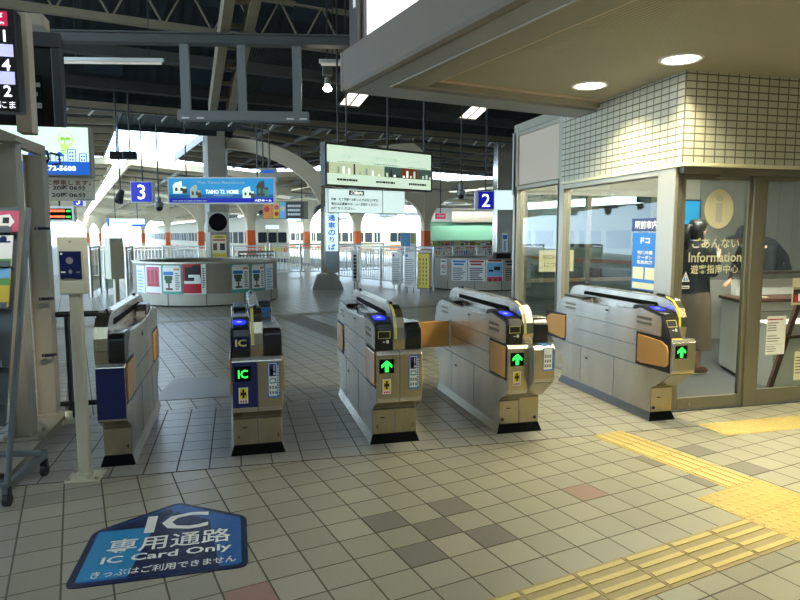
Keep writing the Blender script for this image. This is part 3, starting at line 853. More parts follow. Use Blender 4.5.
tag(m.build('floor_sign', 'pale_sticker'), 'faded pale floor sign on the paving beyond the two navy panelled gates', 'floor sign')

# ================================================================ LEFT FOREGROUND
# steel frame of two posts on a base rail
t = thing('steel_frame', 'beige steel frame of two posts standing on a bolted base rail', 'frame', (-1.503, 5.0, 0))
m = MB(); w = .075
def hpost(m, x, y, z0, z1, w=.066, d=.07):
    m.box(x-w, x-w+.012, y-d, y+d, z0, z1); m.box(x+w-.012, x+w, y-d, y+d, z0, z1); m.box(x-w+.012, x+w-.012, y-d+.012, y-d+.024, z0, z1)
m = MB(); hpost(m, -.005, 0, .05, 2.12); m.build('post', 'cream_steel', t, bevel=.003)
m = MB(); hpost(m, -.004, .62, .05, 2.12, .07); m.build('post', 'cream_steel', t, bevel=.003)
m = MB(); m.box(-.14, -.13, -.75, .85, 0, .06); m.box(.13, .14, -.75, .85, 0, .06); m.box(-.14, .14, -.75, .85, 0.04, .05); m.build('base_rail', 'cream_steel', t, bevel=.002)
m = MB(); m.box(-.13, .13, -.13, .1, .05, .062); m.box(-.13, .13, .50, .75, .05, .062); fl_ = m.build('flange', 'cream_steel', t, bevel=.002)
for (x, y) in ((-.1, -.1), (.1, -.1), (-.1, .08), (.1, .08), (-.1, .52), (.1, .52), (.1, .73)):
    m = MB(); m.cyl((x, y, .062), (x, y, .085), .014, n=6); m.build('bolt', 'cream_steel', fl_)
m = MB(); m.beam((-.12, -.30, 2.20), (.04, .66, 2.16), .05, .08); m.beam((-.1, -.10, 2.14), (.1, -.10, 2.14), .14, .03); m.build('bracket', 'cream_steel', t, bevel=.003)
m = MB(); m.tube([(.03, .68, 2.17), (.075, .66, 2.16), (.085, .66, 2.10), (.06, .68, 2.07), (.03, .68, 2.08)], .010, 8); m.tube([(.09, .68, 2.15), (.15, .7, 2.14), (.155, .7, 2.07), (.10, .7, 2.06)], .009, 8); m.build('cable_loop', 'black_plastic', t, smooth=True)
for z in (1.55, 1.0, .55):
    m = MB(); m.tube([(.0, .50, z), (.075, .50, z+.002), (.09, .53, z)], .012, 8); m.lathe([(0, -.014), (.02, -.01), (.022, .01), (0, .016)], (.03, .5, z), n=10); m.build('clamp', 'black_metal', t, smooth=True)
m = MB(); m.box(.0, .10, .02, .15, 2.2, 2.99); tag(m.build('box_column', 'cream_box', bevel=.006, loc=(-1.43, 4.93, 0)), 'cream box column rising beside the departure board', 'column')

# departure board
P0 = on_y(22.5, 112, 4.7); P1 = on_y(13, 9, 4.7)
t = thing('departure_board', 'black departure board with lit rows and platform numbers', 'departure board', ((P0.x+P1.x)/2, 4.7, P0.z), 0)
BH = P1.z-P0.z
m = MB(); m.box(-1.3, 0, 0, .12, 0, BH); m.build('casing', 'black_plastic', t, bevel=.006)
def row(a, b): return BH*(1-b), BH*(1-a)
z0, z1 = row(.03, .17); m = MB(); m.rect(-1.25, -.045, z0, z1, -.002); o = m.build('header_strip', 'lit_red', t)
text('のりば', 'lit_text', o, -.12, (z0+z1)/2+.02, h=.03, w=.1, y=-.004); text('Platform', 'lit_text', o, -.12, z0+.02, h=.022, w=.11, y=-.004)
for (a, b) in ((.345, .465), (.61, .735)):
    z0, z1 = row(a, b); m = MB(); m.rect(-1.25, -.022, z0, z1, -.002); m.build('lit_row', 'lit_board', t)
for (ch, c) in (('1', .265), ('4', .545), ('2', .80)):
    text(ch, 'lit_text', t, -.068, BH*(1-c), h=.072, bold=.02, y=-.003)
text('前', 'lit_text', t, -.20, BH*(1-.81), h=.05, y=-.003)
text('ンにま', 'lit_text', t, -.10, BH*(1-.935), h=.045, y=-.003)
text('ン', 'led_red', t, -.215, BH*(1-.935), h=.045, y=-.003)

# back of a monitor
P0 = on_y(28, 125, 5.55); P1 = on_y(60, 33, 5.55)
t = thing('monitor', 'black hanging monitor turned away beside the cream column', 'monitor', (P0.x, 5.55, P0.z))
W_, H_ = P1.x-P0.x, P1.z-P0.z
m = MB(); m.box(-.35, W_, .03, .07, 0, H_); m.build('back_shell', 'black_plastic', t, bevel=.01)
m = MB(); m.box(-.35, W_, .0, .03, H_-.11, H_); m.box(W_-.075, W_, .0, .03, 0, H_-.11); m.build('rim', 'roof_steel' if False else 'pipe_dark', t, bevel=.008)
m = MB(); m.box(.0, W_*.42, .0, .03, .03, .38); m.build('connector_box', 'black_matte', t, bevel=.004)
for (z, w, h) in ((.29, .05, .03), (.22, .03, .03), (.13, .055, .04)):
    m = MB(); m.box(.05, .05+w, -.004, 0, z, z+h); m.build('connector', 'grey_ink', t)
m = MB(); m.box(-.26, -.20, .01, .05, H_, H_+2.2); m.build('hanger', 'pipe_dark', t)
m = MB(); m.box(-.1, .14, .02, .2, H_+.05, H_+.14); m.build('junction_box', 'cream_box', t, bevel=.004)

# backlit advertisement and timetable hung behind the posts
P0 = on_y(92, 177, 7.62); P1 = on_y(92, 126, 7.62)
t = thing('advertising_sign', 'backlit pale green sign with a light bulb and blue house outlines', 'sign', (P0.x, 7.62, P0.z), R(-3))
W_ = 1.75; H_ = P1.z-P0.z
m = MB(); m.box(-W_, 0, 0, .14, 0, H_); m.build('casing', 'alu_dark', t, bevel=.005)
m = MB(); m.rect(-W_+.02, -.02, .16, H_-.02, -.002); m.build('face', 'lit_mint', t)
m = MB(); m.rect(-W_+.02, -.02, .02, .16, -.002); m.build('blue_band', 'lit_blue', t)
text('272-5600', 'lit_white', t, -.315, .088, w=.32, h=.056, bold=.03, y=-.004)
m = MB(); bx, bz = -.245, .40
m.disc((bx, -.004, bz), .078); m.poly([(bx-.066, -.004, bz-.035), (bx-.045, -.004, bz-.11), (bx+.012, -.004, bz-.12), (bx+.055, -.004, bz-.05)]); m.build('bulb_picture', 'lit_lime', t)
m = MB(); m.disc((bx, -.0055, bz+.004), .066); m.build('bulb_glass', 'lit_mint', t)
m = MB()
for s in (-1, 1): m.disc((bx+s*.026-.004, -.007, bz), .026, ry=.018)
m.poly([(bx-.008, -.007, bz), (bx+.004, -.007, bz), (bx-.012, -.007, bz-.07), (bx-.022, -.007, bz-.07)])
for k in range(2): m.poly([(bx-.05, -.007, bz-.115-.024*k), (bx-.005, -.007, bz-.122-.024*k), (bx-.005, -.007, bz-.136-.024*k), (bx-.045, -.007, bz-.13-.024*k)])
m.build('bulb_leaves', 'lit_green', t)
m = MB()
def outl(m, x0, x1, z0, z1, w=.008):
    m.rect(x0, x1, z1-w, z1, -.004); m.rect(x0, x0+w, z0, z1-w, -.004); m.rect(x1-w, x1, z0, z1-w, -.004)
for (x0, x1, h, win) in ((-.62, -.54, .07, 1), (-.50, -.40, .07, 1), (-.355, -.27, .06, 1), (-.235, -.15, .135, 3), (-.12, -.04, .09, 2)):
    outl(m, x0, x1, .16, .16+h)
    if win == 1: m.poly([(x0-.012, -.004, .16+h), (x1+.012, -.004, .16+h), ((x0+x1)/2, -.004, .16+h+.045)])
    for i in range(win):
        for j in range(2): m.rect(x0+.018+j*.026, x0+.034+j*.026, .17+i*.038, .188+i*.038, -.004)
m.build('house_picture', 'lit_blue', t)
text('から…', 'lit_ink', t, -.52, H_-.06, w=.13, h=.03, y=-.004)
rods(t, (-1.45, -.95), .07, H_)
P0 = on_y(95, 201, 7.70); P1 = on_y(93, 178, 7.70)
t = thing('notice_board', 'beige service hours notice hung under the backlit green sign', 'notice', (P0.x, 7.70, P0.z), R(-3))
W_ = 1.6; H_ = P1.z-P0.z
m = MB(); m.box(-W_, 0, 0, .03, 0, H_); m.build('board', 'plate_ad', t, bevel=.003)
text('前井駅に停車します。', 'brown', t, -.37, H_-.055, w=.68, h=.06, bold=.03, y=-.003)
text('サ ～ 20時06分', 'ink', t, -.36, H_*.56, w=.55, h=.055, bold=.03, y=-.003)
text('ト ～ 20時06分', 'ink', t, -.36, H_*.25, w=.55, h=.055, bold=.03, y=-.003)
m = MB(); m.rect(-.72, -.03, H_*.40, H_*.41, -.003, 0); m.rect(-.72, -.56, .015, .04, -.003, 1); lines(m, -.18, -.02, .005, .03, 1, -.003, 0); m.build('print', ['grey_ink', 'yellow_label'], t)
# LED sign
P0 = on_d(47, 222, 11); P1 = on_d(73, 206, 11)
t = thing('led_sign', 'small white framed sign with two rows of red lights', 'sign', tuple(P0), R(-10))
W_ = .46; H_ = P1.z-P0.z
m = MB(); m.box(-.05, W_, 0, .1, 0, H_); m.build('casing', 'white_paint', t, bevel=.004)
m = MB(); m.rect(-.02, W_-.04, .04, H_-.04, -.002); m.build('screen', 'black_matte', t)
for z in (.07, H_-.105):
    m = MB(); lines(m, .0, W_-.15, z, z+.045, 1, -.004, 0, .8, .0); m.build('red_text', 'led_red', t)
    m = MB(); lines(m, W_-.13, W_-.06, z, z+.04, 1, -.004, 0, .8, .0); m.build('green_text', 'led_green', t)
rods(t, (.2,), .05, H_)

# wheeled brochure rack
t = thing('brochure_rack', 'grey leaning brochure rack on casters beside the steel frame', 'brochure rack', (-1.263, 3.83, 0), R(-9))
top = Vector((.03, .41, 1.73))
m = MB()
for x in (0, -.86): m.beam((x, .0, .09), (x+.02, .40, 1.66), .035, .022, up=(1, 0, 0))
m.build('side_rail', 'rack_grey', t, bevel=.003)
m = MB()
for x in (0, -.86): m.beam((x, -.03, .10), (x, .47, .14), .03, .05); m.beam((x, .40, .16), (x, .16, .24), .025, .03)
m.beam((-.86, .02, .12), (0, .02, .12), .03, .03); m.beam((-.86, .45, .15), (0, .45, .15), .03, .03); m.beam((-.86, .17, .235), (0, .17, .235), .03, .02)
m.build('foot_frame', 'rack_grey', t, bevel=.003)
for (x, y) in ((0, 0), (0, .45), (-.86, 0), (-.86, .45)):
    m = MB(); m.cyl((x-.014, y, .036), (x+.014, y, .036), .036, n=18); c_ = m.build('caster', 'rubber', t, smooth=True)
    m = MB(); m.box(x-.02, x+.02, y-.018, y+.018, .05, .11); m.build('caster_fork', 'black_metal', c_, bevel=.004)
sl = math.atan2(.41, 1.64)
T = Matrix.Translation((0, 0.0, .09)) @ Matrix.Rotation(-sl, 4, 'X')
m = MB(); m.box(-.85, -.03, .0, .012, .35, 1.62); m.xf(T); m.build('back_panel', 'rack_grey', t)
for z in (.31, .47, .68, 1.01, 1.25, 1.45):
    m = MB(); m.box(-.85, -.03, -.075, -.067, z, z+.035); m.box(-.85, -.03, -.067, .0, z, z+.006); m.xf(T); m.build('pocket', 'rack_grey', t, bevel=.002)
pm = Matrix.Translation(t.location) @ Matrix.Rotation(R(-9), 4, 'Z') @ T
def brochure(label, x0, x1, z0, z1, fn, mats, name='brochure', y=-.05):
    m = MB(); m.box(x0, x1, y, y+.008, z0, z1, 0); fn(m, x0, x1, z0, z1, y-.001); m.xf(pm)
    return tag(m.build(name, mats), label, 'brochure', 'brochures in the leaning rack')
def f_train(m, a, b, c, d, y):
    m.poly([(a+.02, y, c+.02), (b-.05, y, c+.02), (b-.02, y, c+.06), (b-.05, y, d-.02), (a+.02, y, d-.05)], 1)
    for k in range(3): m.rect(a+.03+k*.03, a+.05+k*.03, c+.045, d-.06, y-.001, 2)
    m.rect(b-.085, b-.05, c+.05, d-.04, y-.001, 2); m.rect(a+.02, b-.05, c+.03, c+.036, y-.001, 3)
brochure('pink train leaflet at the top of the leaning rack', -.28, -.005, 1.46, 1.585, f_train, ['pink', 'white_paper', 'ink', 'grey_ink'])
def f_tree(m, a, b, c, d, y):
    rr = random.Random(3)
    m.rect(a, b, d-.05, d, y, 1); m.rect(a+.01, b-.01, d-.045, d-.035, y-.001, 3)
    for k in range(7):
        x = a+.06+.02*k; m.poly([(a+.09, y, c+.03), (a+.10, y, c+.03), (x, y, c+.13+.02*rr.random()), (x-.006, y, c+.13)], 2)
    m.rect(a, b, c, c+.04, y, 4); m.disc((b-.05, y-.001, d-.025), .02, ax='y', mi=3, n=10)
brochure('white leaflet with bare dark branches under the pink train leaflet', -.28, -.03, 1.26, 1.44, f_tree, ['white_paper', 'white_paper', 'ink', 'navy', 'green'])
def f_yel(m, a, b, c, d, y):
    m.rect(a, b, d-.06, d, y, 3); m.poly([(a, y, d-.06), (b, y, d-.05), (b, y, d-.10), (a, y, d-.09)], 4)
    for (x, z, r, k) in ((.06, .12, .035, 1), (.14, .14, .03, 2), (.18, .06, .03, 4), (.09, .05, .028, 5), (.16, .20, .02, 5)): m.disc((a+x, y-.001, c+z), r, n=12, mi=k)
    m.rect(a, b, c, c+.02, y-.002, 6)
brochure('colourful yellow picture magazine in the leaning rack', -.29, -.03, 1.02, 1.245, f_yel, ['yellow', 'blue', 'orange', 'sky_blue', 'green', 'red', 'white_paper'])
def f_list(m, a, b, c, d, y):
    for k in range(6): m.rect(a+.01, b-.01, c+.015+k*.03, c+.033+k*.03, y, 1)
brochure('small pink leaflet with white bands low in the leaning rack', -.25, -.075, .70, .90, f_list, ['pink', 'white_paper'])
def f_pale(m, a, b, c, d, y): m.rect(a+.02, b-.03, c+.03, d-.05, y, 1); m.disc((a+.1, y-.001, d-.03), .012, n=10, mi=2); m.disc((a+.07, y-.001, d-.03), .012, n=10, mi=2)
brochure('pale teal leaflet under the pink banded leaflet', -.27, -.10, .49, .69, f_pale, ['sky_blue', 'white_paper', 'ink'])
def f_plain(m, a, b, c, d, y): m.rect(a+.01, b-.02, d-.05, d-.03, y, 1)
brochure('plain yellow leaflet lowest in the leaning rack', -.28, -.105, .33, .48, f_plain, ['yellow', 'brown'])

# card reader post
def reader_post(label, loc, rz, with_panel, h=1.49, hh=.34, hw=.150, d=.075):
    t = thing('card_reader_post', label, 'card reader', loc, rz)
    m = MB(); m.box(-.032, .032, -.03, .03, .012, h-hh+.03); m.build('post', 'cream_post', t, bevel=.006)
    m = MB(); m.box(-.10, .10, -.08, .10, 0, .012); m.box(-.04, -.033, -.03, .03, .012, .07); m.box(.033, .04, -.03, .03, .012, .07); m.box(-.03, .03, -.06, -.03, .012, .035)
    b = m.build('base_plate', 'cream_post', t, bevel=.003)
    for (x, y) in ((-.08, -.06), (.08, -.06), (-.08, .08), (.08, .08)):
        m = MB(); m.cyl((x, y, .012), (x, y, .028), .012, n=6); m.build('bolt', 'steel', b)
    m = MB(); m.box(-hw/2, hw/2, -.06, -.06+d, h-hh, h); hd = m.build('head', 'cream_post', t, bevel=.008)
    if with_panel:
        m = MB(); m.box(-.062, .058, -.068, -.058, h-.25, h-.085); p = m.build('reader_panel', 'navy_gloss', hd, bevel=.003)
        m = MB(); m.disc((-.005, -.0695, h-.140), .020); m.disc((-.003, -.0695, h-.205), .010, ry=.013); m.build('reader_mark', 'grey_ink', p)
        m = MB(); m.rect(-.054, -.030, h-.212, h-.203, -.0695); m.rect(.03, .050, h-.212, h-.205, -.0695, 1); m.rect(-.054, -.042, h-.105, h-.095, -.0695); lines(m, -.04, .04, h-.252, h-.243, 1, -.0695, 1); m.build('print', ['white_paper', 'grey_ink'], p)
        m = MB(); m.disc((0, -.0605, h-.03), .007, n=10); m.build('screw', 'grey_ink', hd)
    else:
        for (x, z) in ((-.05, -.05), (.06, -.05), (-.05, -.28), (.06, -.28)):
            m = MB(); m.disc((x, -.0605, h+z), .006, n=10); m.build('screw', 'seam', hd)
    return t
reader_post('cream post with a navy card reader panel in front of the gates', (-.938, 4.17, 0), R(-4), True)
t2 = reader_post('plain cream reader post seen from behind beyond the gates', (-1.655, 9.72, 0), R(38), False, 1.46, .58, .20, .16)

# black handrail
t = thing('handrail', 'black tubular handrail between the steel frame and the first gate', 'handrail', (-1.5, 5.62, 0))
m = MB(); m.tube([(.08, 0, .86), (.42, .0, .86), (.50, .0, .845), (.535, .0, .80), (.54, .0, .7), (.54, 0, .03)], .024, 10); m.build('top_rail', 'black_metal', t, smooth=True)
m = MB(); m.tube([(.08, 0, .12), (.54, 0, .12)], .022, 10); m.build('lower_rail', 'black_metal', t, smooth=True)
for (x, r) in ((.16, .022),):
    m = MB(); m.tube([(x, 0, 0), (x, 0, .86)], r, 10); m.build('upright', 'black_metal', t, smooth=True)
for x in (.24, .44):
    m = MB(); m.tube([(x, 0.02, 0.0), (x, .02, .86)], .006, 6); m.build('thin_rod', 'black_metal', t, smooth=True)
t = thing('floor_bracket', 'small pale bracket with two round sockets at the foot of the frame', 'bracket', (-1.30, 5.48, 0))
m = MB(); m.box(-.10, .10, -.07, .07, 0, .02); m.build('plate', 'cream_post', t, bevel=.003)
for x in (-.03, .06):
    m = MB(); m.cyl((x, 0, .02), (x, 0, .09), .03, .026, n=16); m.build('socket', 'cream_post', t, smooth=True)

# ================================================================ OFFICE: GLASS LETTERING AND NOTICES (stuck on the panes)
GYF = OY+.097
o = tag(MB().disc((0, -.001, 0), .145, n=40, ry=.165).build('glass_decal', 'lettering_cream', loc=(3.954, GYF, 1.718)), 'cream oval decal with a letter i on the office door glass', 'decal')
text('i', 'office_wall', o, 0, 0, w=.075, h=.22, bold=.02, y=-.003)
for (s, z, w, h, lb) in (('ごあんない', 1.433, .47, .085, 'cream curved script lettering on the office door glass under the oval'), ('Information', 1.314, .53, .085, 'cream latin lettering on the office door glass below the script'), ('遊客指南中心', 1.212, .48, .078, 'cream chinese lettering lowest on the office door glass')):
    o = text(s, 'lettering_cream', None, 0, 0, w=w, h=h, bold=.012, y=-.001, name='glass_lettering'); o.location = (3.94, GYF, z); tag(o, lb, 'lettering')
m = MB(); m.poly([(-.04, -.001, -.04), (.04, -.001, -.04), (0, -.001, .045)], 0); m.poly([(-.026, -.002, -.032), (.026, -.002, -.032), (0, -.002, .025)], 1); m.rect(-.006, .006, -.025, .01, -.003, 0); m.rect(-.04, .04, -.10, -.075, -.001, 0); m.rect(-.03, .03, -.092, -.083, -.002, 2)
tag(m.build('warning_decal', ['white_paper', 'blue', 'navy'], loc=(3.655, GYF, 1.15)), 'small triangular warning decal low on the office door glass', 'decal')
# coupon poster on the side window
m = MB()
def onside(u0, u1, z0, z1, mi, e=0): m.add([(OX+.044-e, u0, z0), (OX+.044-e, u1, z0), (OX+.044-e, u1, z1), (OX+.044-e, u0, z1)], [(0, 3, 2, 1)], mi)
t = thing('window_poster', 'blue coupon poster with pale panels on the office side window', 'poster', (OX+.044, 4.98, 1.0))
def sp(name, u0, u1, z0, z1, mat, e): 
    m = MB(); m.add([(-e, u0, z0), (-e, u1, z0), (-e, u1, z1), (-e, u0, z1)], [(0, 3, 2, 1)]); return m.build(name, mat, t, flip=True)
p1 = on_x(633, 233, OX+.044); p2 = on_x(657, 292, OX+.044)
u0, u1, zt_, zb_ = p2.y-4.98, p1.y-4.98, p1.z-1.0, p2.z-1.0
sp('sheet', u0, u1, zb_, zt_, 'blue', .001)
hgt = zt_-zb_; wd = u1-u0
sp('panel', u0+wd*.05, u0+wd*.47, zb_+hgt*.19, zb_+hgt*.40, 'cream_paper', .002); sp('panel', u0+wd*.53, u1-wd*.05, zb_+hgt*.19, zb_+hgt*.40, 'cream_paper', .002); sp('panel', u0+wd*.05, u1-wd*.05, zb_+hgt*.02, zb_+hgt*.13, 'cream_paper', .002)
RZ = Matrix.Translation((-.003, (u0+u1)/2, 0)) @ Matrix.Rotation(-PI/2, 4, 'Z')
text('ドコ', 'white_paper', t, 0, zb_+hgt*.87, w=wd*.36, h=hgt*.11, bold=.05, m4=RZ)
for i, s in enumerate(('地域共通', 'クーポン', '取扱店舗')): text(s, 'white_paper', t, 0, zb_+hgt*(.66-.085*i), w=wd*.58, h=hgt*.065, bold=.02, m4=RZ)
t = thing('window_sticker', 'blue and white lettered strip above the coupon poster on the side window', 'sticker', (OX+.044, 4.98, 1.0))
sp('sheet', u0, u1+.02, zt_+.015, zt_+.13, 'navy', .001)
text('駅前市内', 'white_paper', t, 0, zt_+.072, w=wd*.85, h=.075, bold=.02, m4=RZ)
# paper on the right pane
m = MB(); w_, h_ = .205, .345
m.rect(0, w_, 0, h_, -.001, 0); m.rect(.012, w_-.03, h_-.035, h_-.024, -.002, 1); lines(m, .012, w_-.07, h_*.60, h_-.05, 4, -.002, 2, .35); lines(m, .012, w_-.05, h_*.32, h_*.52, 3, -.002, 2, .3); m.rect(.008, w_-.008, h_*.27, h_*.275, -.002, 2); lines(m, .012, w_-.08, .02, h_*.24, 3, -.002, 2, .3)
p = on_y(765, 355, GYF); tag(m.build('paper_notice', ['white_paper', 'red', 'ink'], loc=(p.x, GYF, p.z)), 'white paper notice with red heading taped to the glass beside the door', 'notice')
m = MB(); m.rect(0, .15, 0, .24, -.001, 0); m.rect(.015, .135, .02, .14, -.002, 1); m.rect(.03, .06, .02, .09, -.003, 2); m.rect(.07, .1, .03, .1, -.003, 3); lines(m, .015, .11, .12, .16, 2, -.002, 4)
p = on_y(791, 305, GYF); tag(m.build('paper_notice', ['cream_paper', 'ink', 'red', 'white_paper', 'ink'], loc=(p.x, GYF, p.z)), 'small picture notice high on the glass at the picture edge', 'notice')
m = MB(); m.rect(0, .12, 0, .26, -.001, 0); lines(m, .012, .10, .05, .22, 6, -.002, 1, .3)
p = on_y(793, 380, GYF); tag(m.build('paper_notice', ['cream_paper', 'ink'], loc=(p.x, GYF, p.z)), 'narrow cream notice low on the glass over the white box', 'notice')
# clear curtain hung inside
m = MB(); n = 40
for k in range(n+1):
    x = 3.95+.022*k*1.6; y = 4.78+.02*math.sin(k*1.3)+.012*math.sin(k*2.9); m.v += [(x, y, 1.1), (x, y+.01*math.sin(k), 2.0)]
for k in range(n): m.f.append((2*k, 2*k+2, 2*k+3, 2*k+1)); m.m.append(0)
tag(m.build('plastic_curtain', 'glass_film', smooth=True), 'clear wrinkled plastic curtain hanging behind the office glass', 'curtain')

# ---- office furniture
t = thing('service_counter', 'white panelled counter with a brown top inside the office', 'counter', (5.06, 5.47, 0))
m = MB(); m.prism([(0, 0), (1.5, -.1), (1.5, .42), (.2, .47)], 'z', .05, .80); m.build('body', 'counter_white', t, bevel=.006)
m = MB(); m.prism([(-.03, -.03), (1.55, -.135), (1.55, .45), (.18, .50)], 'z', .80, .835); m.build('top', 'wood_brown', t, bevel=.004)
m = MB(); m.prism([(.03, .02), (1.45, -.07), (1.45, .38), (.21, .44)], 'z', .013, .05); m.build('toe_kick', 'black_matte', t)
m = MB(); m.beam((.0, -.002, .70), (1.5, -.102, .70), .006, .006); m.build('seam_line', 'grey_ink', t)
t = thing('counter_shelf', 'pale shelf unit standing at the back of the office counter', 'shelf', (5.48, 5.80, .836))
m = MB(); m.box(-.16, .85, 0, .08, 0, .24); m.build('body', 'counter_white', t, bevel=.004)
m = MB(); m.box(-.18, .87, -.06, .10, .24, .265); m.build('shelf_board', 'wood_brown', t)
t = thing('picture_frame', 'small framed picture standing on the counter shelf', 'picture frame', (5.44, 5.80, 1.102), R(12))
m = MB(); m.box(0, .17, 0, .015, 0, .21); m.build('frame', 'white_paint', t, bevel=.003)
m = MB(); m.rect(.02, .15, .02, .19, -.002, 0); m.rect(.045, .125, .05, .12, -.003, 1); m.build('picture', ['sky_blue', 'pink'], t)
t = thing('card_stand', 'small pale card stand leaning behind the picture frame', 'card', (5.54, 5.86, 1.102), R(-6))
m = MB(); m.box(-.1, .16, 0, .01, 0, .26); m.build('card', 'cream_paper', t); m = MB(); lines(m, -.08, .13, .19, .24, 2, -.002, 0); m.build('print', 'ink', t)
t = thing('paper_stack', 'loose brown papers lying on the office counter top', 'papers', (5.36, 5.52, .836))
m = MB(); m.box(-.1, .12, 0, .14, 0, .01); m.build('sheets', 'cream_paper', t); m = MB(); m.box(-.06, .06, .03, .12, .01, .02); m.build('folder', 'brown', t)
t = thing('storage_box', 'white upright box standing behind the glass beside the door', 'box', (5.02, 4.96, .012))
m = MB(); m.box(0, .62, 0, .3, 0, .60); m.build('body', 'counter_white', t, bevel=.006); m = MB(); m.box(-.006, .626, -.006, .306, .60, .63); m.build('lid', 'counter_white', t, bevel=.004)
t = thing('storage_shelf', 'dark brown low shelf unit behind the white box', 'shelf', (5.14, 5.267, .012))
m = MB(); m.box(-.12, -.09, 0, .08, 0, .62); m.box(1.0, 1.03, 0, .08, 0, .62); m.box(-.09, 1.0, 0, .08, .28, .31); m.box(-.09, 1.0, 0, .08, .59, .62); m.build('carcass', 'wood_brown', t)
t = thing('easel', 'brown wooden easel leg leaning inside the glass beside the door', 'easel', (5.30, 4.86, .012))
m = MB(); m.beam((-.42, .0, .0), (.20, .05, 1.62), .05, .035, up=(0, 1, 0)); m.build('leg', 'wood_brown', t, bevel=.003); m = MB(); m.beam((.82, .0, 0), (.20, .05, 1.62), .05, .035, up=(0, 1, 0)); m.build('leg', 'wood_brown', t, bevel=.003)
m = MB(); m.beam((-.23, -.0, .52), (.63, -.0, .52), .03, .03); m.build('ledge', 'wood_brown', t)
for (x, z0, w, h, nm, lb) in ((5.72, 1.35, .34, .62, 'lit_sky', 'tall blue lit screen on a stand at the back of the office'), ):
    t = thing('screen', lb, 'screen', (x, 7.3, z0-.35))
    m = MB(); m.box(0, w, 0, .03, .35, .35+h); m.build('casing', 'black_plastic', t); m = MB(); m.rect(.015, w-.015, .365, .33+h, -.002); m.build('display', nm, t); m = MB(); m.box(w/2-.03, w/2+.03, .02, .06, -.33, .36); m.box(w/2-.15, w/2+.15, -.08, .14, -z0+.35+.012, -.32); m.build('stand', 'black_plastic', t)
m = MB(); m.box(0, .5, 0, .02, 0, .28); tag(m.build('paper_sign', 'cream_paper', loc=(3.85, 7.598, 1.02)), 'beige lettered sign taped inside the rear office window', 'sign')
o = text('窓口の営業', 'ink', bpy.data.objects['paper_sign'], .25, .19, w=.4, h=.06, y=-.002); o = text('について', 'ink', bpy.data.objects['paper_sign'], .25, .09, w=.36, h=.06, y=-.002)
for (fx_, fy_, fl_b) in ((4.9, 6.2, 'white ceiling light fitting at the back of the office'), (4.9, 5.15, 'white ceiling light fitting added for more light behind the office front glass')):  # the front fitting is added to brighten the person at the counter
  t = thing('fluorescent_light', fl_b, 'ceiling light', (fx_, fy_, 2.765))
  m = MB(); m.box(-.6, .6, -.12, .12, -.02, .02); m.build('casing', 'white_paint', t); m = MB(); m.box(-.57, .57, -.09, .09, -.03, -.021); m.build('diffuser', 'lamp_on', t)
  l = bpy.data.lights.new('office_lamp', 'AREA'); l.shape = 'RECTANGLE'; l.size = 1.1; l.size_y = .2; l.energy = 130; l.color = (1, .97, .88)
  lo = bpy.data.objects.new('lamp', l); COL.objects.link(lo); lo.parent = t; lo.location = (0, 0, -.045)
# ================================================================ PEOPLE
def skinned(name, nodes, edges, mat, parent, sub=2):
    """nodes: [(x,y,z,r) or (x,y,z,rx,ry)], edges: index pairs; one continuous skin."""
    me = bpy.data.meshes.new(name); me.from_pydata([n[:3] for n in nodes], edges, [])
    o = bpy.data.objects.new(name, me); COL.objects.link(o)
    if parent is not None: o.parent = parent
    md = o.modifiers.new('skin', 'SKIN'); md.use_smooth_shade = True
    if not me.skin_vertices: bpy.ops.object.select_all(action='DESELECT')
    sv = me.skin_vertices
    if not sv:
        o.data.attributes  # layer is made with the modifier
    for i, n in enumerate(nodes):
        r = n[3:]; me.skin_vertices[0].data[i].radius = (r[0], r[-1])
    me.skin_vertices[0].data[0].use_root = True
    s = o.modifiers.new('sub', 'SUBSURF'); s.levels = sub; s.render_levels = sub
    me.materials.append(MATS[mat])
    return o
def hand(nodes, edges, wi, wrist, d, up, side, k=1.0, curl=.5):
    """palm and five bent fingers rooted inside the palm. d: pointing, up: back of hand, side: thumb side"""
    d, up, side = Vector(d).normalized(), Vector(up).normalized(), Vector(side).normalized(); w = Vector(wrist)
    p = w+d*.05*k; nodes.append((*p, .026*k, .016*k)); pi = len(nodes)-1; edges.append((wi, pi))
    for j, L in enumerate((.066, .075, .070, .055)):
        off = side*(.027-.018*j)*k
        a = w+d*.085*k+off; b = a+d*L*.5*k-up*L*.18*curl*k; c = b+d*L*.35*k-up*L*.5*curl*k
        for q, r in ((a, .0095), (b, .0085), (c, .0065)): nodes.append((*q, r*k))
        n = len(nodes); edges += [(pi, n-3), (n-3, n-2), (n-2, n-1)]
    a = w+d*.03*k+side*.034*k; b = a+d*.03*k+side*.014*k-up*.012*k; c = b+d*.028*k-up*.006*k
    for q, r in ((a, .012), (b, .010), (c, .0075)): nodes.append((*q, r*k))
    n = len(nodes); edges += [(pi, n-3), (n-3, n-2), (n-2, n-1)]
def loft(rings, n=20):
    """rings: (centre, x radius, y radius[, tilt about y])"""
    m = MB()
    for (c, rx, ry, *tl) in rings:
        a0 = tl[0] if tl else 0.0
        for k in range(n):
            a = 2*PI*k/n; v = Vector((rx*math.cos(a), ry*math.sin(a), 0)); v.rotate(Matrix.Rotation(a0, 3, 'Y')); m.v.append(tuple(Vector(c)+v))
    for i in range(len(rings)-1):
        for k in range(n): m.f.append((i*n+k, i*n+(k+1) % n, (i+1)*n+(k+1) % n, (i+1)*n+k)); m.m.append(0)
    m.f.append(tuple(range(n))[::-1]); m.m.append(0); e = (len(rings)-1)*n; m.f.append(tuple(e+k for k in range(n))); m.m.append(0)
    return m
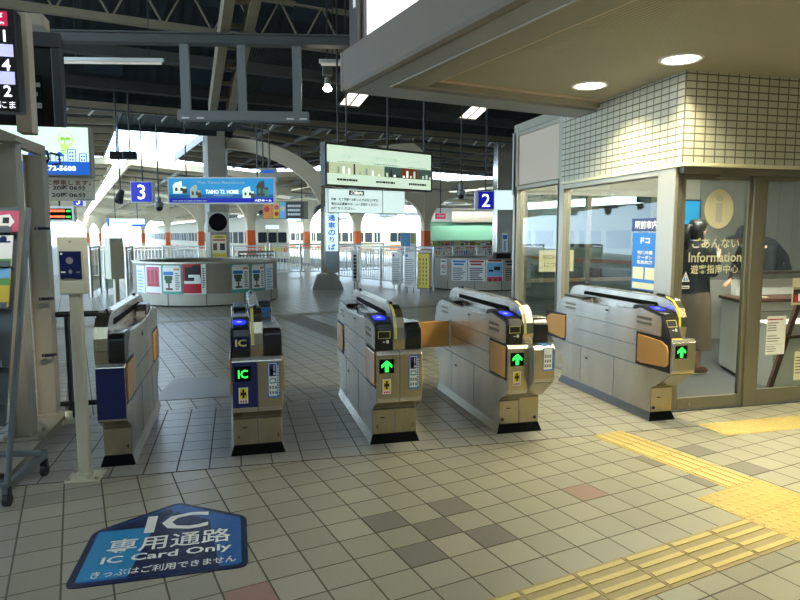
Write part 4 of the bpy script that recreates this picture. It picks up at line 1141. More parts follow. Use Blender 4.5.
def face(t, hc, f, parent):
    """eyes, brows and mouth on a head centred at hc that looks along f (horizontal)"""
    f = Vector(f).normalized(); s = Vector((-f.y, f.x, 0)); hc = Vector(hc)
    for k in (-1, 1):
        m = MB(); p = hc+f*.079+s*.031*k+Vector((0, 0, .004)); m.lathe([(0, -.006), (.009, 0), (0, .006)], tuple(p), n=10); m.build('eye', 'black_matte', parent, smooth=True)
        m = MB(); p = hc+f*.084+s*.031*k+Vector((0, 0, .024)); m.beam(p-s*.014, p+s*.014, .006, .004); m.build('eyebrow', 'hair', parent)
    m = MB(); p = hc+f*.083-Vector((0, 0, .056)); m.beam(p-s*.018, p+s*.018, .008, .007); m.build('mouth', 'pink', parent)

# woman standing at the counter, turned to the right
t = thing('person', 'person with black hair and top and long brown skirt standing at the counter', 'person', (4.77, 5.80, 0.012), R(8))
N_ = [(0, 0, .92, .115, .09), (0, 0, 1.06, .105, .085), (0, 0, 1.22, .12, .09), (.0, 0, 1.34, .10, .08), (.01, 0, 1.405, .045), (.02, 0, 1.45, .052), (.035, 0, 1.50, .078, .07), (.03, 0, 1.555, .088, .075), (.02, 0, 1.60, .07, .06), (.115, 0, 1.515, .012), (.138, 0, 1.508, .009)]
E_ = [(0, 1), (1, 2), (2, 3), (3, 4), (4, 5), (5, 6), (6, 7), (7, 8), (6, 9), (9, 10)]
for s in (-1, 1):
    b = len(N_); N_ += [(0, .085*s, .84, .085), (.01, .085*s, .48, .055), (-.01, .085*s, .10, .036), (.02, .085*s, .045, .036), (.11, .09*s, .028, .03)]
    E_ += [(0, b), (b, b+1), (b+1, b+2), (b+2, b+3), (b+3, b+4)]
    b = len(N_)
    if s < 0: arm = [(-.005, -.165, 1.345, .052), (.05, -.20, 1.10, .040), (.20, -.12, 1.26, .028), ]; hd = ((.06, .04, .10), (.5, -.8, 0), (1, .3, -.4))
    else: arm = [(-.005, .165, 1.345, .052), (.03, .20, 1.09, .040), (.24, .14, 1.04, .028)]; hd = ((.9, -.2, .05), (0, .2, 1), (0, -1, .1))
    N_ += arm; E_ += [(3, b), (b, b+1), (b+1, b+2)]
    hand(N_, E_, b+2, arm[2][:3], *hd, k=.92)
body = skinned('body', N_, E_, 'skin', t)
face(t, (.03, 0, 1.515), (1, 0, 0), body)
for s in (-1, 1):
    m = MB(); m.lathe([(0, -.028), (.014, -.02), (.018, .006), (0, .028)], (.02, .078*s, 1.51), n=10); m.build('ear', 'skin', body, smooth=True)
m = loft([((.0, 0, 1.44), .07, .075), ((-.012, 0, 1.50), .085, .086), ((-.005, 0, 1.56), .103, .094), ((.01, 0, 1.61), .098, .088), ((.015, 0, 1.645), .07, .065), ((.015, 0, 1.66), .02, .02)])
m.build('hair', 'hair', t, smooth=True)
m = MB(); m.tube([(-.07, 0, 1.58), (-.135, 0, 1.57), (-.16, -.005, 1.50), (-.15, -.01, 1.40), (-.135, -.01, 1.33)], [.03, .045, .05, .04, .012], 12); m.build('ponytail', 'hair', t, smooth=True)
m = MB(); m.tube([(.06, -.06, 1.60), (.10, -.02, 1.585), (.10, .02, 1.585), (.06, .06, 1.60)], [.02, .024, .024, .02], 10); m.build('fringe', 'hair', t, smooth=True)
m = loft([((0, 0, .86), .15, .175), ((.0, 0, .98), .14, .165), ((-.005, 0, 1.12), .135, .165), ((-.01, 0, 1.26), .145, .185), ((-.01, 0, 1.35), .125, .18), ((0, 0, 1.40), .075, .10), ((.008, 0, 1.425), .058, .062)])
top_ = m.build('top', 'cloth_black', t, smooth=True)
for s, el, wr in ((-1, (.05, -.20, 1.10), (.165, -.14, 1.225)), (1, (.03, .20, 1.09), (.20, .152, 1.05))):
    m = MB(); m.tube([(-.01, .13*s, 1.35), (0, .175*s, 1.32), (.02, .195*s, 1.2), el, ((el[0]+wr[0])/2, (el[1]+wr[1])/2, (el[2]+wr[2])/2), wr], [.05, .068, .063, .058, .05, .042], 12); m.build('sleeve', 'cloth_black', top_, smooth=True)
m = loft([((0, 0, .27), .19, .215), ((.0, 0, .45), .18, .205), ((0, 0, .70), .165, .195), ((0, 0, .86), .15, .18), ((0, 0, .95), .13, .155)])
m.build('skirt', 'cloth_brown', t, smooth=True)
for s in (-1, 1):
    m = MB(); m.tube([(-.045, .085*s, .035), (.02, .085*s, .04), (.09, .09*s, .03), (.135, .09*s, .022)], [.042, .048, .044, .026], 12); sh = m.build('shoe', 'shoe', t, smooth=True)
    m = MB(); m.box(-.085, .15, .085*s-.042, .085*s+.042, 0, .014); m.build('sole', 'sole', sh, bevel=.006)

# person in dark coat bending over the counter
t = thing('person', 'person in a dark coat and hat bending forward behind the counter', 'person', (6.33, 6.42, 0.012), R(6))
N_ = [(.12, 0, .88, .12, .10), (.05, 0, 1.05, .12, .10), (-.06, 0, 1.22, .13, .10), (-.20, 0, 1.34, .11, .09), (-.30, 0, 1.38, .05), (-.36, 0, 1.40, .055), (-.42, 0, 1.41, .085, .078), (-.44, 0, 1.46, .09, .08), (-.42, 0, 1.51, .07), (-.51, 0, 1.405, .013), (-.53, 0, 1.395, .009)]
E_ = [(0, 1), (1, 2), (2, 3), (3, 4), (4, 5), (5, 6), (6, 7), (7, 8), (6, 9), (9, 10)]
for s in (-1, 1):
    b = len(N_); N_ += [(.14, .09*s, .82, .085), (.10, .095*s, .46, .056), (.16, .095*s, .09, .038), (.12, .095*s, .045, .038), (.03, .1*s, .03, .032)]
    E_ += [(0, b), (b, b+1), (b+1, b+2), (b+2, b+3), (b+3, b+4)]
    b = len(N_); arm = [(-.19, .18*s, 1.32, .055), (-.26, .22*s, 1.06, .043), (-.44, .13*s, .93, .03)]
    N_ += arm; E_ += [(3, b), (b, b+1), (b+1, b+2)]
    hand(N_, E_, b+2, arm[2][:3], (-1, -.2*s, -.35), (-.2, 0, 1), (0, -s, 0))
body = skinned('body', N_, E_, 'skin', t)
face(t, (-.425, 0, 1.42), (-1, 0, 0), body)
m = loft([((-.40, 0, 1.44), .093, .09), ((-.405, 0, 1.50), .088, .085), ((-.41, 0, 1.53), .06, .06)]); m.build('hair', 'hair', t, smooth=True)
m = loft([((-.44, 0, 1.475), .19, .16, -.2), ((-.435, 0, 1.485), .18, .15, -.2), ((-.425, 0, 1.49), .10, .098, -.2), ((-.415, 0, 1.55), .088, .085, -.2), ((-.40, 0, 1.595), .06, .07, -.2), ((-.40, 0, 1.60), .02, .02, -.2)]); m.build('hat', 'cloth_charcoal', t, smooth=True)
m = loft([((.17, 0, .62), .20, .23), ((.15, 0, .82), .19, .22), ((.10, 0, 1.02), .19, .215, -.3), ((.02, 0, 1.19), .19, .225, -.6), ((-.12, 0, 1.32), .165, .22, -.9), ((-.21, 0, 1.375), .12, .17, -1.1), ((-.29, 0, 1.395), .065, .075, -1.2)])
coat = m.build('coat', 'cloth_charcoal', t, smooth=True)
for s in (-1, 1):
    m = MB(); m.tube([(-.15, .13*s, 1.34), (-.19, .19*s, 1.30), (-.23, .215*s, 1.18), (-.26, .225*s, 1.05), (-.34, .18*s, .99), (-.42, .14*s, .94)], [.055, .075, .068, .062, .052, .045], 12); m.build('sleeve', 'cloth_charcoal', coat, smooth=True)
    m = MB(); m.tube([(.14, .095*s, .8), (.105, .097*s, .46), (.155, .097*s, .10)], [.105, .08, .07], 12); m.build('trouser_leg', 'cloth_black', t, smooth=True)
    m = MB(); m.tube([(.19, .095*s, .04), (.11, .095*s, .045), (.03, .1*s, .035), (-.03, .1*s, .025)], [.044, .05, .045, .028], 12); m.build('shoe', 'rubber', t, smooth=True)
m = MB(); m.disc((-.02, -.232, 1.15), .014, n=12); m.build('button', 'grey_ink', coat)
# ================================================================ ROOF STEEL
def fthing(name, label, cat, r=0, f=0, z=0, group=None, rz=TF):
    return thing(name, label, cat, tuple(Fp(r, f, z)), rz, group)
# lattice trusses under the deck (chords and webs)
def truss(label, f, z, r0, r1, h=.66, step=.72):
    t = fthing('roof_truss', label, 'roof truss', 0, f, z, 'lattice roof trusses')
    m = MB(); m.box(r0, r1, -.06, .06, -.05, .05); m.build('lower_chord', 'truss_cream', t)
    m = MB(); m.box(r0, r1, -.06, .06, h-.05, h+.05); m.build('upper_chord', 'truss_cream', t)
    m = MB(); x = r0; k = 0
    while x < r1-step:
        a, b = (0, h) if k % 2 == 0 else (h, 0)
        m.beam((x, 0, a), (x+step/2, 0, b), .025, .025, up=(0, 1, 0)); x += step/2; k += 1
    m.build('web', 'truss_cream', t)
    return t
truss('cream lattice truss crossing just in front of the hanging sign frame', 10.4, 4.62, -8, 9)
truss('cream lattice truss higher up and nearer the viewer', 7.2, 5.55, -8, 2.2)
def purlin(label, f, z, mat='roof_steel', s=.12, r0=-11, r1=33):
    t = fthing('roof_purlin', label, 'purlin', 0, f, z, 'roof purlins')
    m = MB(); m.box(r0, r1, -s/2, s/2, -s*.7, s*.7); m.build('beam', mat, t); m = MB(); m.box(r0, r1, -s*.8, s*.8, -s*.7-.012, -s*.7); m.build('flange', mat, t)
for k, f in enumerate((12.55, 11.7, 9.4, 8.3)): purlin(['dark steel purlin lowest under the roof deck', 'dark steel purlin second from the eave', 'dark steel purlin behind the lattice truss', 'dark steel purlin high under the deck'][k], f, za(f)-.22, 'roof_steel' if k % 2 else 'pipe_dark')
# eave beam with a row of little brackets
t = fthing('eave_beam', 'long pale eave beam with small angled brackets along its underside', 'beam', 0, 13.2, 3.86)
m = MB(); m.box(-11, 14, -.07, .07, -.07, .07); m.build('beam', 'truss_cream', t)
m = MB(); m.box(-11, 14, -.12, -.07, -.09, -.06); m.build('lip', 'roof_steel', t)
for k in range(34):
    m = MB(); x = -3+k*.42; m.beam((x, -.06, -.19), (x+.10, -.06, -.08), .03, .03, up=(0, 1, 0)); m.build('bracket', 'white_paint' if k % 3 else 'truss_cream', t)
# inclined rafter: twin flanges seen from below
t = thing('rafter', 'large cream twin plate rafter rising steeply to the roof', 'rafter', tuple(on_f(221, 112, 12.3)))
p1 = on_f(243, -12, 8.3)-t.location
for s in (-1, 1):
    m = MB(); m.beam((.16*s, 0, 0), (p1.x+.16*s, p1.y, p1.z), .13, .28); m.build('plate', 'truss_cream', t)
for k in range(7):
    q = p1*(k/6.5); m = MB(); m.beam((q.x-.12, q.y, q.z), (q.x+.12, q.y, q.z), .10, .05); m.build('batten', 'truss_cream', t)
# hanging sign frame
t = thing('hanging_frame', 'grey steel frame of one long beam and three drop posts', 'steel frame', tuple(on_d(240, 40, 9)), R(-11))
z0 = 0
def fx(px, D=9): 
    v = on_d(px, 40, D)-t.location; return v.x*math.cos(R(11))-v.y*math.sin(R(11))
m = MB(); m.box(-2.75, 2.2, -.05, .05, -.06, .06); m.build('beam', 'roof_steel', t); m = MB(); m.box(-2.75, 2.2, -.09, .09, .05, .07); m.box(-2.75, 2.2, -.09, .09, -.07, -.05); m.build('flange', 'roof_steel', t)
for px, w in ((187, .06), (241, .055), (294, .06)):
    x = (px-240)*9/634.; m = MB(); m.box(x-w, x+w, -.04, .04, -1.0, -.06); m.build('drop_post', 'grey_steel', t)
m = MB(); m.box(-.86, .92, -.07, .07, -1.09, -.96); m.build('bottom_bar', 'grey_steel', t, bevel=.004)
for x in (-.8, -.6, .62, .8):
    m = MB(); m.beam((x, -.072, -1.06), (x+.1, -.072, -1.06), .005, .02); m.build('label_strip', 'white_paint', t)
m = MB(); m.box(-2.42, -2.37, -.03, .03, -1.3, -.06); m.build('drop_post', 'roof_steel', t)
# tubular light, unlit, and the one by the soffit
def tube_light(label, p, L, rz):
    t = thing('tube_light', label, 'tube light', tuple(p), rz)
    m = MB(); m.box(0, L, -.03, .03, 0, .05); m.build('casing', 'white_paint', t); m = MB(); m.cyl((.03, 0, -.02), (L-.03, 0, -.02), .018, n=10); m.build('tube', 'tube_dim', t, smooth=True)
    for x in (.2, L-.2):
        m = MB(); m.cyl((x, 0, .05), (x, 0, roof_z(t.location)-t.location.z), .006, n=6); m.build('suspension_wire', 'pipe_dark', t)
tube_light('long pale tube light hanging under the dark roof', on_d(62, 61, 9.5), 1.45, R(-12))
tube_light('short tube light above the round lamp by the fascia', on_d(319, 63, 9.5), .75, R(-12))
t = thing('pendant_lamp', 'bright round lamp hanging in the dark roof beside the fascia', 'lamp', tuple(on_d(327.5, 89, 9.75)))
m = MB(); m.lathe([(0, -.035), (.045, -.03), (.068, 0), (.06, .02), (.03, .05)], n=20); m.build('bulb', 'lamp_white', t, smooth=True)
m = MB(); m.lathe([(.03, .05), (.05, .07), (.045, .16), (.0, .17)], n=16); m.build('holder', 'grey_steel', t, smooth=True)
m = MB(); m.box(-.07, .07, -.05, .05, .20, .36); m.cyl((0, 0, .16), (0, 0, .2), .012); m.build('ballast_box', 'roof_steel', t); rods(t, (0,), 0, .36)
# roof lights: glowing panes stand in for daylight through the deck
def roof_light(label, px, py, w, f):
    p = on_f(px, py, f); t = thing('roof_light', label, 'skylight', tuple(p), TF)
    for k in range(2):
        m = MB(); x0 = -w/2+k*w*.54; m.add([(x0, 0, 0), (x0+w*.46, 0, 0), (x0+w*.46+.06, -.45, .2), (x0+.06, -.45, .2)], [(0, 1, 2, 3)]); m.build('pane', 'sky_glow', t)
    m = MB(); m.beam((-w/2-.02, 0, -.0), (w/2+.02, 0, -.0), .04, .04); m.beam((-w/2+.04, -.45, .2), (w/2+.1, -.45, .2), .04, .04); m.build('frame', 'roof_steel', t)
roof_light('small bright roof light beside the round lamp', 349, 106, .40, 11.6)
roof_light('small bright roof light beneath the soffit edge', 467, 119, .40, 11.6)
# bird net under the roof
m = bpy.data.materials.new('net'); m.use_nodes = True; nt = m.node_tree
for n in list(nt.nodes):
    if n.type != 'OUTPUT_MATERIAL': nt.nodes.remove(n)
out = nt.nodes[0]; N = nt.nodes.new; L = nt.links.new
tc = N('ShaderNodeTexCoord'); br = N('ShaderNodeTexBrick'); br.offset = 0; br.inputs['Scale'].default_value = 1; br.inputs['Brick Width'].default_value = .05; br.inputs['Row Height'].default_value = .05; br.inputs['Mortar Size'].default_value = .0022; br.inputs['Mortar Smooth'].default_value = 0
L(tc.outputs['Object'], br.inputs['Vector']); a = N('ShaderNodeBsdfTransparent'); b = N('ShaderNodeBsdfDiffuse'); b.inputs[0].default_value = lin('#6a6a62'); mx = N('ShaderNodeMixShader')
L(br.outputs['Fac'], mx.inputs[0]); L(a.outputs[0], mx.inputs[1]); L(b.outputs[0], mx.inputs[2]); L(mx.outputs[0], out.inputs[0]); MATS['net'] = m
mb = MB(); mb.poly([(-.2, -1.1, 0), (6.2, -1.1, 0), (6.2, 1.1, 0), (-.2, 1.1, 0)])
o = mb.build('bird_net', 'net'); o.location = Fp(3.0, 11.9, 4.15); o.rotation_euler = (R(-28), 0, TF); tag(o, 'fine bird net stretched under the dark roof behind the eave', 'net')

# sign box on the fascia
t = fthing('sign_box', 'glowing white sign box in a brown frame above the fascia', 'sign box', 2.27, 5.10, 3.06)
m = MB(); m.box(-.12, .0, -.15, .02, 0, 2.5); m.build('corner_post', 'frame_brown', t, bevel=.006)
m = MB(); m.box(-.06, 0, -9, -.15, .0, .05); m.box(-.08, -.0, -.19, -.15, .05, 2.5); m.build('frame', 'frame_brown', t, bevel=.005)
m = MB(); m.box(-.05, -.01, -9, -.19, .05, 2.5); m.build('lit_face', 'lit_box', t)
m = MB(); m.box(-.126, -.12, -.13, -.08, .30, .45); m.build('rating_plate', 'white_paper', t)

# ================================================================ HANGING SIGNS OF THE CONCOURSE
def number_sign(label, px0, px1, py0, py1, D, ch, lit=True, z_up=1.2):
    a, b = on_d(px0, py1, D), on_d(px1, py0, D); w = (a-b).xy.length; h = b.z-a.z
    t = thing('platform_number_sign', label, 'sign', tuple(a), -YAW)
    m = MB(); m.box(0, w, 0, .14, 0, h); m.build('casing', 'white_paint', t, bevel=.004)
    m = MB(); m.rect(.012, w-.012, .012, h-.012, -.003); fc = m.build('face', 'lit_navy', t)
    text(ch, 'lit_white', fc, w/2, h/2, h=h*.70, bold=.005, y=-.006)
    rods(t, (w/2,), .07, h); return t, w, h
number_sign('square blue platform sign reading three', 131, 152, 181.5, 202.5, 12.9, '3', z_up=1.35)
t, w, h = number_sign('square blue platform sign reading two beside a blank lit panel', 477.5, 494.5, 191, 209.5, 12.4, '2', z_up=1.6)
m = MB(); m.box(w, w+.46, .0, .12, -.0, h+.01); m.build('side_panel', 'lit_mint_b', t)
m = MB(); m.box(-.05, 0, .0, .14, 0, h); m.build('end_cap', 'white_paint', t)
number_sign('small blue platform sign reading three half hidden behind the timetable', 73, 83, 195, 206, 19, '3', z_up=1.0)
# house advert
a, b = on_d(168, 204, 13.6), on_d(275, 204, 13.6)
t = thing('advertising_sign', 'long blue illuminated housing advertisement with two rods', 'sign', tuple(a), -YAW)
w = (a-b).xy.length; h = .565
m = MB(); m.box(0, w, 0, .16, 0, h); m.build('casing', 'white_paint', t, bevel=.004)
m = MB(); m.rect(.03, w-.03, .03, h-.03, -.003, 0); m.rect(.03, w-.03, .03, .12, -.004, 1); m.rect(.03, w-.03, .12, .20, -.004, 2); fc = m.build('face', ['lit_sky', 'lit_navy', 'lit_deep'], t)
def house(m, x, z, w, h, mi, fl):
    m.rect(x, x+w, z, z+h*.55, -.006, mi); m.poly([(x-.02, -.006, z+h*.55), (x+w*.7, -.006, z+h*.55), (x+w*.66, -.006, z+h), (x+.04, -.006, z+h*.86)], mi)
    for k in range(2): m.rect(x+w*(.15+.4*k), x+w*(.35+.4*k), z+h*.2, z+h*.48, -.008, fl)
    m.rect(x+w*.7, x+w*1.05, z, z+h*.4, -.007, fl)
m = MB(); house(m, .12, .22, .28, .26, 0, 1); house(m, .48, .13, .22, .28, 2, 1); house(m, w-.68, .13, .24, .24, 0, 1); house(m, w-.38, .16, .24, .34, 1, 3); m.build('house_picture', ['lit_mint', 'lit_dark', 'lit_grey', 'lit_teal'], fc)
text('TAIHO T2. HOME', 'lit_white', fc, w*.51, .255, w=.70, h=.085, bold=.01, y=-.007)
text('The Town Residence', 'lit_grey', fc, w*.5, .45, w=1.0, h=.06, y=-.007)
m = MB(); lines(m, w*.43, w*.62, .165, .19, 1, -.007, 0); lines(m, .1, .9, .05, .08, 1, -.007, 0, .5, .1); m.build('print', 'lit_grey', fc)
text('大鳳ホーム', 'lit_white', fc, w-.25, .075, w=.36, h=.05, bold=.02, y=-.007)
rods(t, (.38, w-.38), .08, h)
# large lit advert, turned
a, b = on_d(326, 186, 9.1), on_d(431.5, 189, 10.4)
t = thing('advertising_sign', 'large illuminated cream advertisement with a strip of small photographs', 'sign', tuple(a), math.atan2((b-a).y, (b-a).x))
w = (a-b).xy.length; h = .555; t.location.z += .03
m = MB(); m.box(-.01, w+.02, 0, .12, -.025, h+.035); m.build('casing', 'roof_steel', t, bevel=.006)
m = MB(); m.rect(.02, w-.02, .0, h, -.003, 0); fc = m.build('face', 'lit_mint', t)
z0, z1 = .155, .315
m = MB(); rr = random.Random(5); x = .02
for k, (ww, mi) in enumerate(((.03, 1), (.44, 2), (.03, 1), (.56, 2), (.34, 3), (.34, 4), (.34, 5))):
    ww = ww*(w-.04)/2.04; m.rect(x, x+ww, z0, z1, -.005, mi)
    for q in range(4 if ww > .1 else 0):
        cx = x+ww*(.15+.22*q); hh = .03+.09*rr.random(); m.rect(cx-.015, cx+.02, z0+.01, z0+hh, -.006, rr.choice([6, 7, 2, 6] if mi == 2 else [7, 0, 4, 1]))
    x += ww
m.build('photo_strip', ['lit_mint', 'lit_dark', 'lit_pale', 'lit_slate', 'lit_rust', 'lit_slate', 'lit_grey', 'lit_white', 'lit_red'], fc)
for (c, s1, ww) in ((.20, '食と暮らし', .22), (.52, '土塀カタログ集', .50), (.84, 'ある夜', .16)):
    text(s1, 'lit_grey', fc, w*c, h-.14, w=ww, h=.055, y=-.006)
m = MB(); lines(m, w*.10, w*.30, h-.24, h-.21, 1, -.006, 0, .5, 0); lines(m, w*.42, w*.64, h-.24, h-.20, 1, -.006, 0, .5, 0); lines(m, w*.75, w*.95, h-.24, h-.21, 1, -.006, 0, .5, 0)
for c in (.18, .53, .85): lines(m, w*(c-.09), w*(c+.09), .055, .095, 1, -.006, 1, .8, 0)
m.build('print', ['lit_grey', 'lit_ink'], fc)
rods(t, (.25, w-.12), .06, h+.03)
a, b = on_d(328, 213, 9.9), on_d(405, 213, 10.6)
t = thing('notice_sign', 'pale lit notice sign with a black heading below the large advertisement', 'sign', tuple(a), math.atan2((b-a).y, (b-a).x))
w = (a-b).xy.length; h = .385
m = MB(); m.box(0, w, 0, .1, 0, h); m.build('casing', 'alu', t, bevel=.003)
m = MB(); m.rect(.01, w*.69, .012, h-.012, -.003); m.rect(w*.70, w-.01, .012, h-.012, -.003); fc = m.build('face', 'lit_mint_b', t)
m = MB(); m.rect(w*.26, w*.45, h*.74, h*.93, -.005); hd = m.build('heading_bar', 'black_matte', fc)
text('ご案内', 'lit_white', hd, w*.355, h*.835, w=w*.15, h=h*.13, bold=.03, y=-.007)
for i, s in enumerate(('列車・終了列車へお越しの方は出口が不正', '表示は普通車のホームへお回りください', 'お待ちください。')):
    text(s, 'lit_ink', fc, .05, h*(.56-.18*i), w=w*(.60 if i < 2 else .3), h=h*.125, bold=.03, y=-.006, align='l')
rods(t, (.35, w-.3), .05, h)
# direction sign far left
a, b = on_d(107, 227, 24), on_d(145, 226, 24)
t = thing('platform_sign', 'slim white platform sign hanging among the far cream columns', 'sign', tuple(a), -YAW)
w = (a-b).xy.length; h = .32
m = MB(); m.box(0, w, 0, .12, 0, h); m.build('casing', 'white_paint', t); m = MB(); m.rect(.10, w*.7, .02, h-.02, -.004, 0); m.rect(.0, .10, 0, h, -.004, 1); m.rect(w*.66, w, .02, .10, -.006, 1); m.rect(w*.7, w-.01, .1, h-.02, -.004, 2); lines(m, .3, w*.6, .1, .22, 1, -.007, 3); m.build('face', ['lit_mint', 'lit_blue', 'lit_mint_b', 'lit_grey'], t)
rods(t, (.3, w-.3), .06, h)
# colourful poster board under the canopy
a, b = on_d(263, 219, 20), on_d(308, 217, 20)
t = thing('poster_board', 'colourful poster board hanging beside the grey lettered panel', 'poster board', tuple(a), -YAW)
w = (a-b).xy.length; h = .55
m = MB(); m.box(0, w, 0, .12, 0, h); m.build('board', 'alu_dark', t); m = MB(); m.rect(.02, .32, .02, h-.02, -.004, 0); m.rect(.33, .52, .02, h-.02, -.004, 1); m.rect(.53, .72, .02, h-.02, -.004, 2); m.disc((.12, -.006, .3), .09, mi=3); m.disc((.43, -.006, .36), .08, mi=4); m.disc((.43, -.006, .16), .07, mi=3); m.disc((.62, -.006, .32), .08, mi=5); m.rect(.72, 1.28, .02, h-.02, -.004, 6)
m.build('posters', ['orange', 'yellow', 'sky_blue', 'red', 'pink', 'cream_paper', 'roof_steel'], t)
m = MB(); lines(m, .78, 1.2, .08, h-.08, 3, -.008, 0, .55, .1); m.build('lettering', 'white_paper', t)
rods(t, (.2, w-.2), .06, h)
# camera domes and speakers
def dome(label, px, py, D, tall=.28, cat='camera', up=1.2):
    p = on_d(px, py, D); t = thing('security_camera', label, cat, tuple(p))
    m = MB(); m.lathe([(0, .0), (.07, .015), (.09, .06), (.09, .10), (.05, .12), (.05, tall), (.03, tall+.02), (0, tall+.02)], n=16); m.build('housing', 'grey_steel', t, smooth=True)
    m = MB(); m.lathe([(0, -.07), (.05, -.05), (.075, .0), (.075, .02)], n=16); m.build('lens_dome', 'black_plastic', t, smooth=True)
    rods(t, (0,), 0, tall)
dome('grey dome camera on a rod between the number sign and the blue advertisement', 159, 208, 12.6, .2, up=1.35)
dome('grey dome camera hanging near the sign reading two', 461, 196, 12.6, .25, up=1.5)
p = on_d(120, 196, 12.2); t = thing('loudspeaker', 'small dark loudspeaker tilted on a rod left of the number sign', 'loudspeaker', tuple(p))
m = MB(); m.tube([(-.02, -.05, -.12), (.0, 0, 0), (.03, .05, .10)], [.08, .07, .05], 12); m.build('horn', 'pipe_dark', t, smooth=True); rods(t, (0,), .05, .05)
for (px, lb) in ((117, 'dark floodlight hanging in the bright gap beside its twin'), (130, 'dark floodlight hanging nearest the sky gap')):
    p = on_d(px, 156, 11.9); t = thing('floodlight', lb, 'floodlight', tuple(p)); m = MB(); m.box(-.12, .12, -.1, .1, -.06, .08); m.build('housing', 'black_metal', t, bevel=.02); rods(t, (0,), 0, .08)
p = on_d(268, 181, 13.9); t = thing('signal_box', 'pale grey box with blue lettering hanging above the blue advertisement', 'sign', tuple(p), -YAW)
m = MB(); m.box(-.17, .17, 0, .2, 0, .28); m.build('casing', 'alu', t, bevel=.006); m = MB(); lines(m, -.12, .14, .16, .24, 1, -.004, 0, .8, 0); m.build('print', 'lit_blue', t); rods(t, (-.12, .02), .1, .28)
p = on_d(457, 217, 20); t = thing('exit_sign', 'small red lit sign hanging before the green awning', 'sign', tuple(on_d(435, 219, 20)), -YAW)
m = MB(); m.box(0, .34, 0, .06, 0, .18); m.build('casing', 'white_paint', t); m = MB(); m.rect(.01, .33, .01, .17, -.004); m.build('face', 'lit_red', t); m = MB(); lines(m, .06, .30, .05, .13, 1, -.007, 0, .9, 0); m.build('print', 'white_paper', t); rods(t, (.17,), .03, .18)
# ================================================================ CONCOURSE BEYOND THE GATES
def arc_solid(m, c, r, a0, a1, z0, z1, t=.05, n=24, mi=0):
    o = len(m.v)
    for k in range(n+1):
        a = a0+(a1-a0)*k/n
        for rr in (r, r-t):
            for z in (z0, z1): m.v.append((c[0]+rr*math.cos(a), c[1]+rr*math.sin(a), z))
    for k in range(n):
        p, q = o+4*k, o+4*k+4
        for f in ((p, q, q+1, p+1), (p+2, p+3, q+3, q+2), (p+1, q+1, q+3, p+3), (p, p+2, q+2, q)): m.f.append(f); m.m.append(mi)
    m.f.append((o, o+1, o+3, o+2)); m.m.append(mi); e = o+4*n; m.f.append((e, e+2, e+3, e+1)); m.m.append(mi)
PC, PR = (-.655, 15.42), 1.60
def round_wall(name, label, C_, R_, hh, mat):
    t = thing(name, label, 'barrier wall', (C_[0], C_[1], 0))
    m = MB(); arc_solid(m, (0, 0), R_, 0, 2*PI, .27, hh, .12, 48); m.build('upper_wall', mat, t, smooth=True)
    m = MB(); arc_solid(m, (0, 0), R_+.015, 0, 2*PI, .03, .268, .14, 48); m.build('lower_band', 'counter_wall', t, smooth=True)
    m = MB(); arc_solid(m, (0, 0), R_+.02, 0, 2*PI, hh, hh+.03, .16, 48); m.build('cap', 'alu', t, smooth=True)
    m = MB(); arc_solid(m, (0, 0), R_-.02, 0, 2*PI, .0, .03, .1, 48); m.build('kick', 'black_matte', t)
    for a in (-2.6, -2.05, -1.55, -1.05, -.5):
        m = MB(); arc_solid(m, (0, 0), R_+.018, a, a+.008, .03, .268, .01, 1); m.build('joint', 'seam', t)
    return t
round_wall('round_planter_wall', 'low round beige barrier wall carrying posters around the pillar', PC, PR, .90, 'counter_brown')
def arc_poster(label, x0, x1, y0, y1, fn, mats, name='poster', group='posters on the round barrier wall', PC=PC, PR=PR):
    """a poster bent round the wall between two picture columns"""
    def ang(x):
        d = ray(x, 280).xy; d.normalize(); o = Vector((0, 0))-Vector(PC); b = o.dot(d); c = o.dot(o)-(PR+.004)**2; s = -b-math.sqrt(max(b*b-c, 0)); p = d*s-Vector(PC); return math.atan2(p.y, p.x), s
    a0, s0 = ang(x0); a1, s1 = ang(x1)
    dd = (s0+s1)/2
    zz = lambda y: on_d((x0+x1)/2, y, dd*.97).z
    z0, z1 = zz(y1), zz(y0)
    m = MB()
    def P(u0, u1, v0, v1, mi, e=0): arc_solid(m, PC, PR+.006+e*.003, a0+(a1-a0)*u0, a0+(a1-a0)*u1, z0+(z1-z0)*v0, z0+(z1-z0)*v1, .003, max(2, int(6*(u1-u0))), mi)
    P(0, 1, 0, 1, 0); fn(P); return tag(m.build(name, mats), label, 'poster', group)
rr = random.Random(11)
def small_print(P, u0, u1, v0, v1, n, mi, e=1):
    for i in range(n):
        v = v0+(v1-v0)*i/n; P(u0, u1-(u1-u0)*.35*rr.random(), v, v+(v1-v0)/n*.5, mi, e)
def pic_sheet(P): small_print(P, .12, .9, .1, .9, 9, 1)
arc_poster('pale blue printed sheet at the outer end of the round barrier wall', 137, 145, 264, 297, pic_sheet, ['white_paper', 'sky_blue'])
def pic_pink(P):
    P(.12, .88, .38, .95, 1, 1)
    for k in range(3): P(.18+.24*k, .32+.24*k, .5, .85, 2, 2)
    P(.2, .85, .40, .48, 2, 2); P(.05, .95, .12, .2, 3, 1)
arc_poster('white and pink poster on the round barrier wall', 145.5, 161.5, 264, 297, pic_pink, ['white_paper', 'pink', 'red', 'pink'])
def pic_tree(P):
    P(.06, .94, .22, .93, 1, 1); P(.1, .6, .70, .80, 2, 2); P(.62, .9, .84, .9, 3, 2)
    P(.15, .55, .55, .68, 4, 2); P(.2, .5, .46, .55, 4, 2); P(.32, .4, .3, .5, 5, 2); P(.2, .55, .26, .32, 5, 2); small_print(P, .68, .9, .28, .8, 8, 6, 2); P(.1, .9, .94, .98, 1, 1)
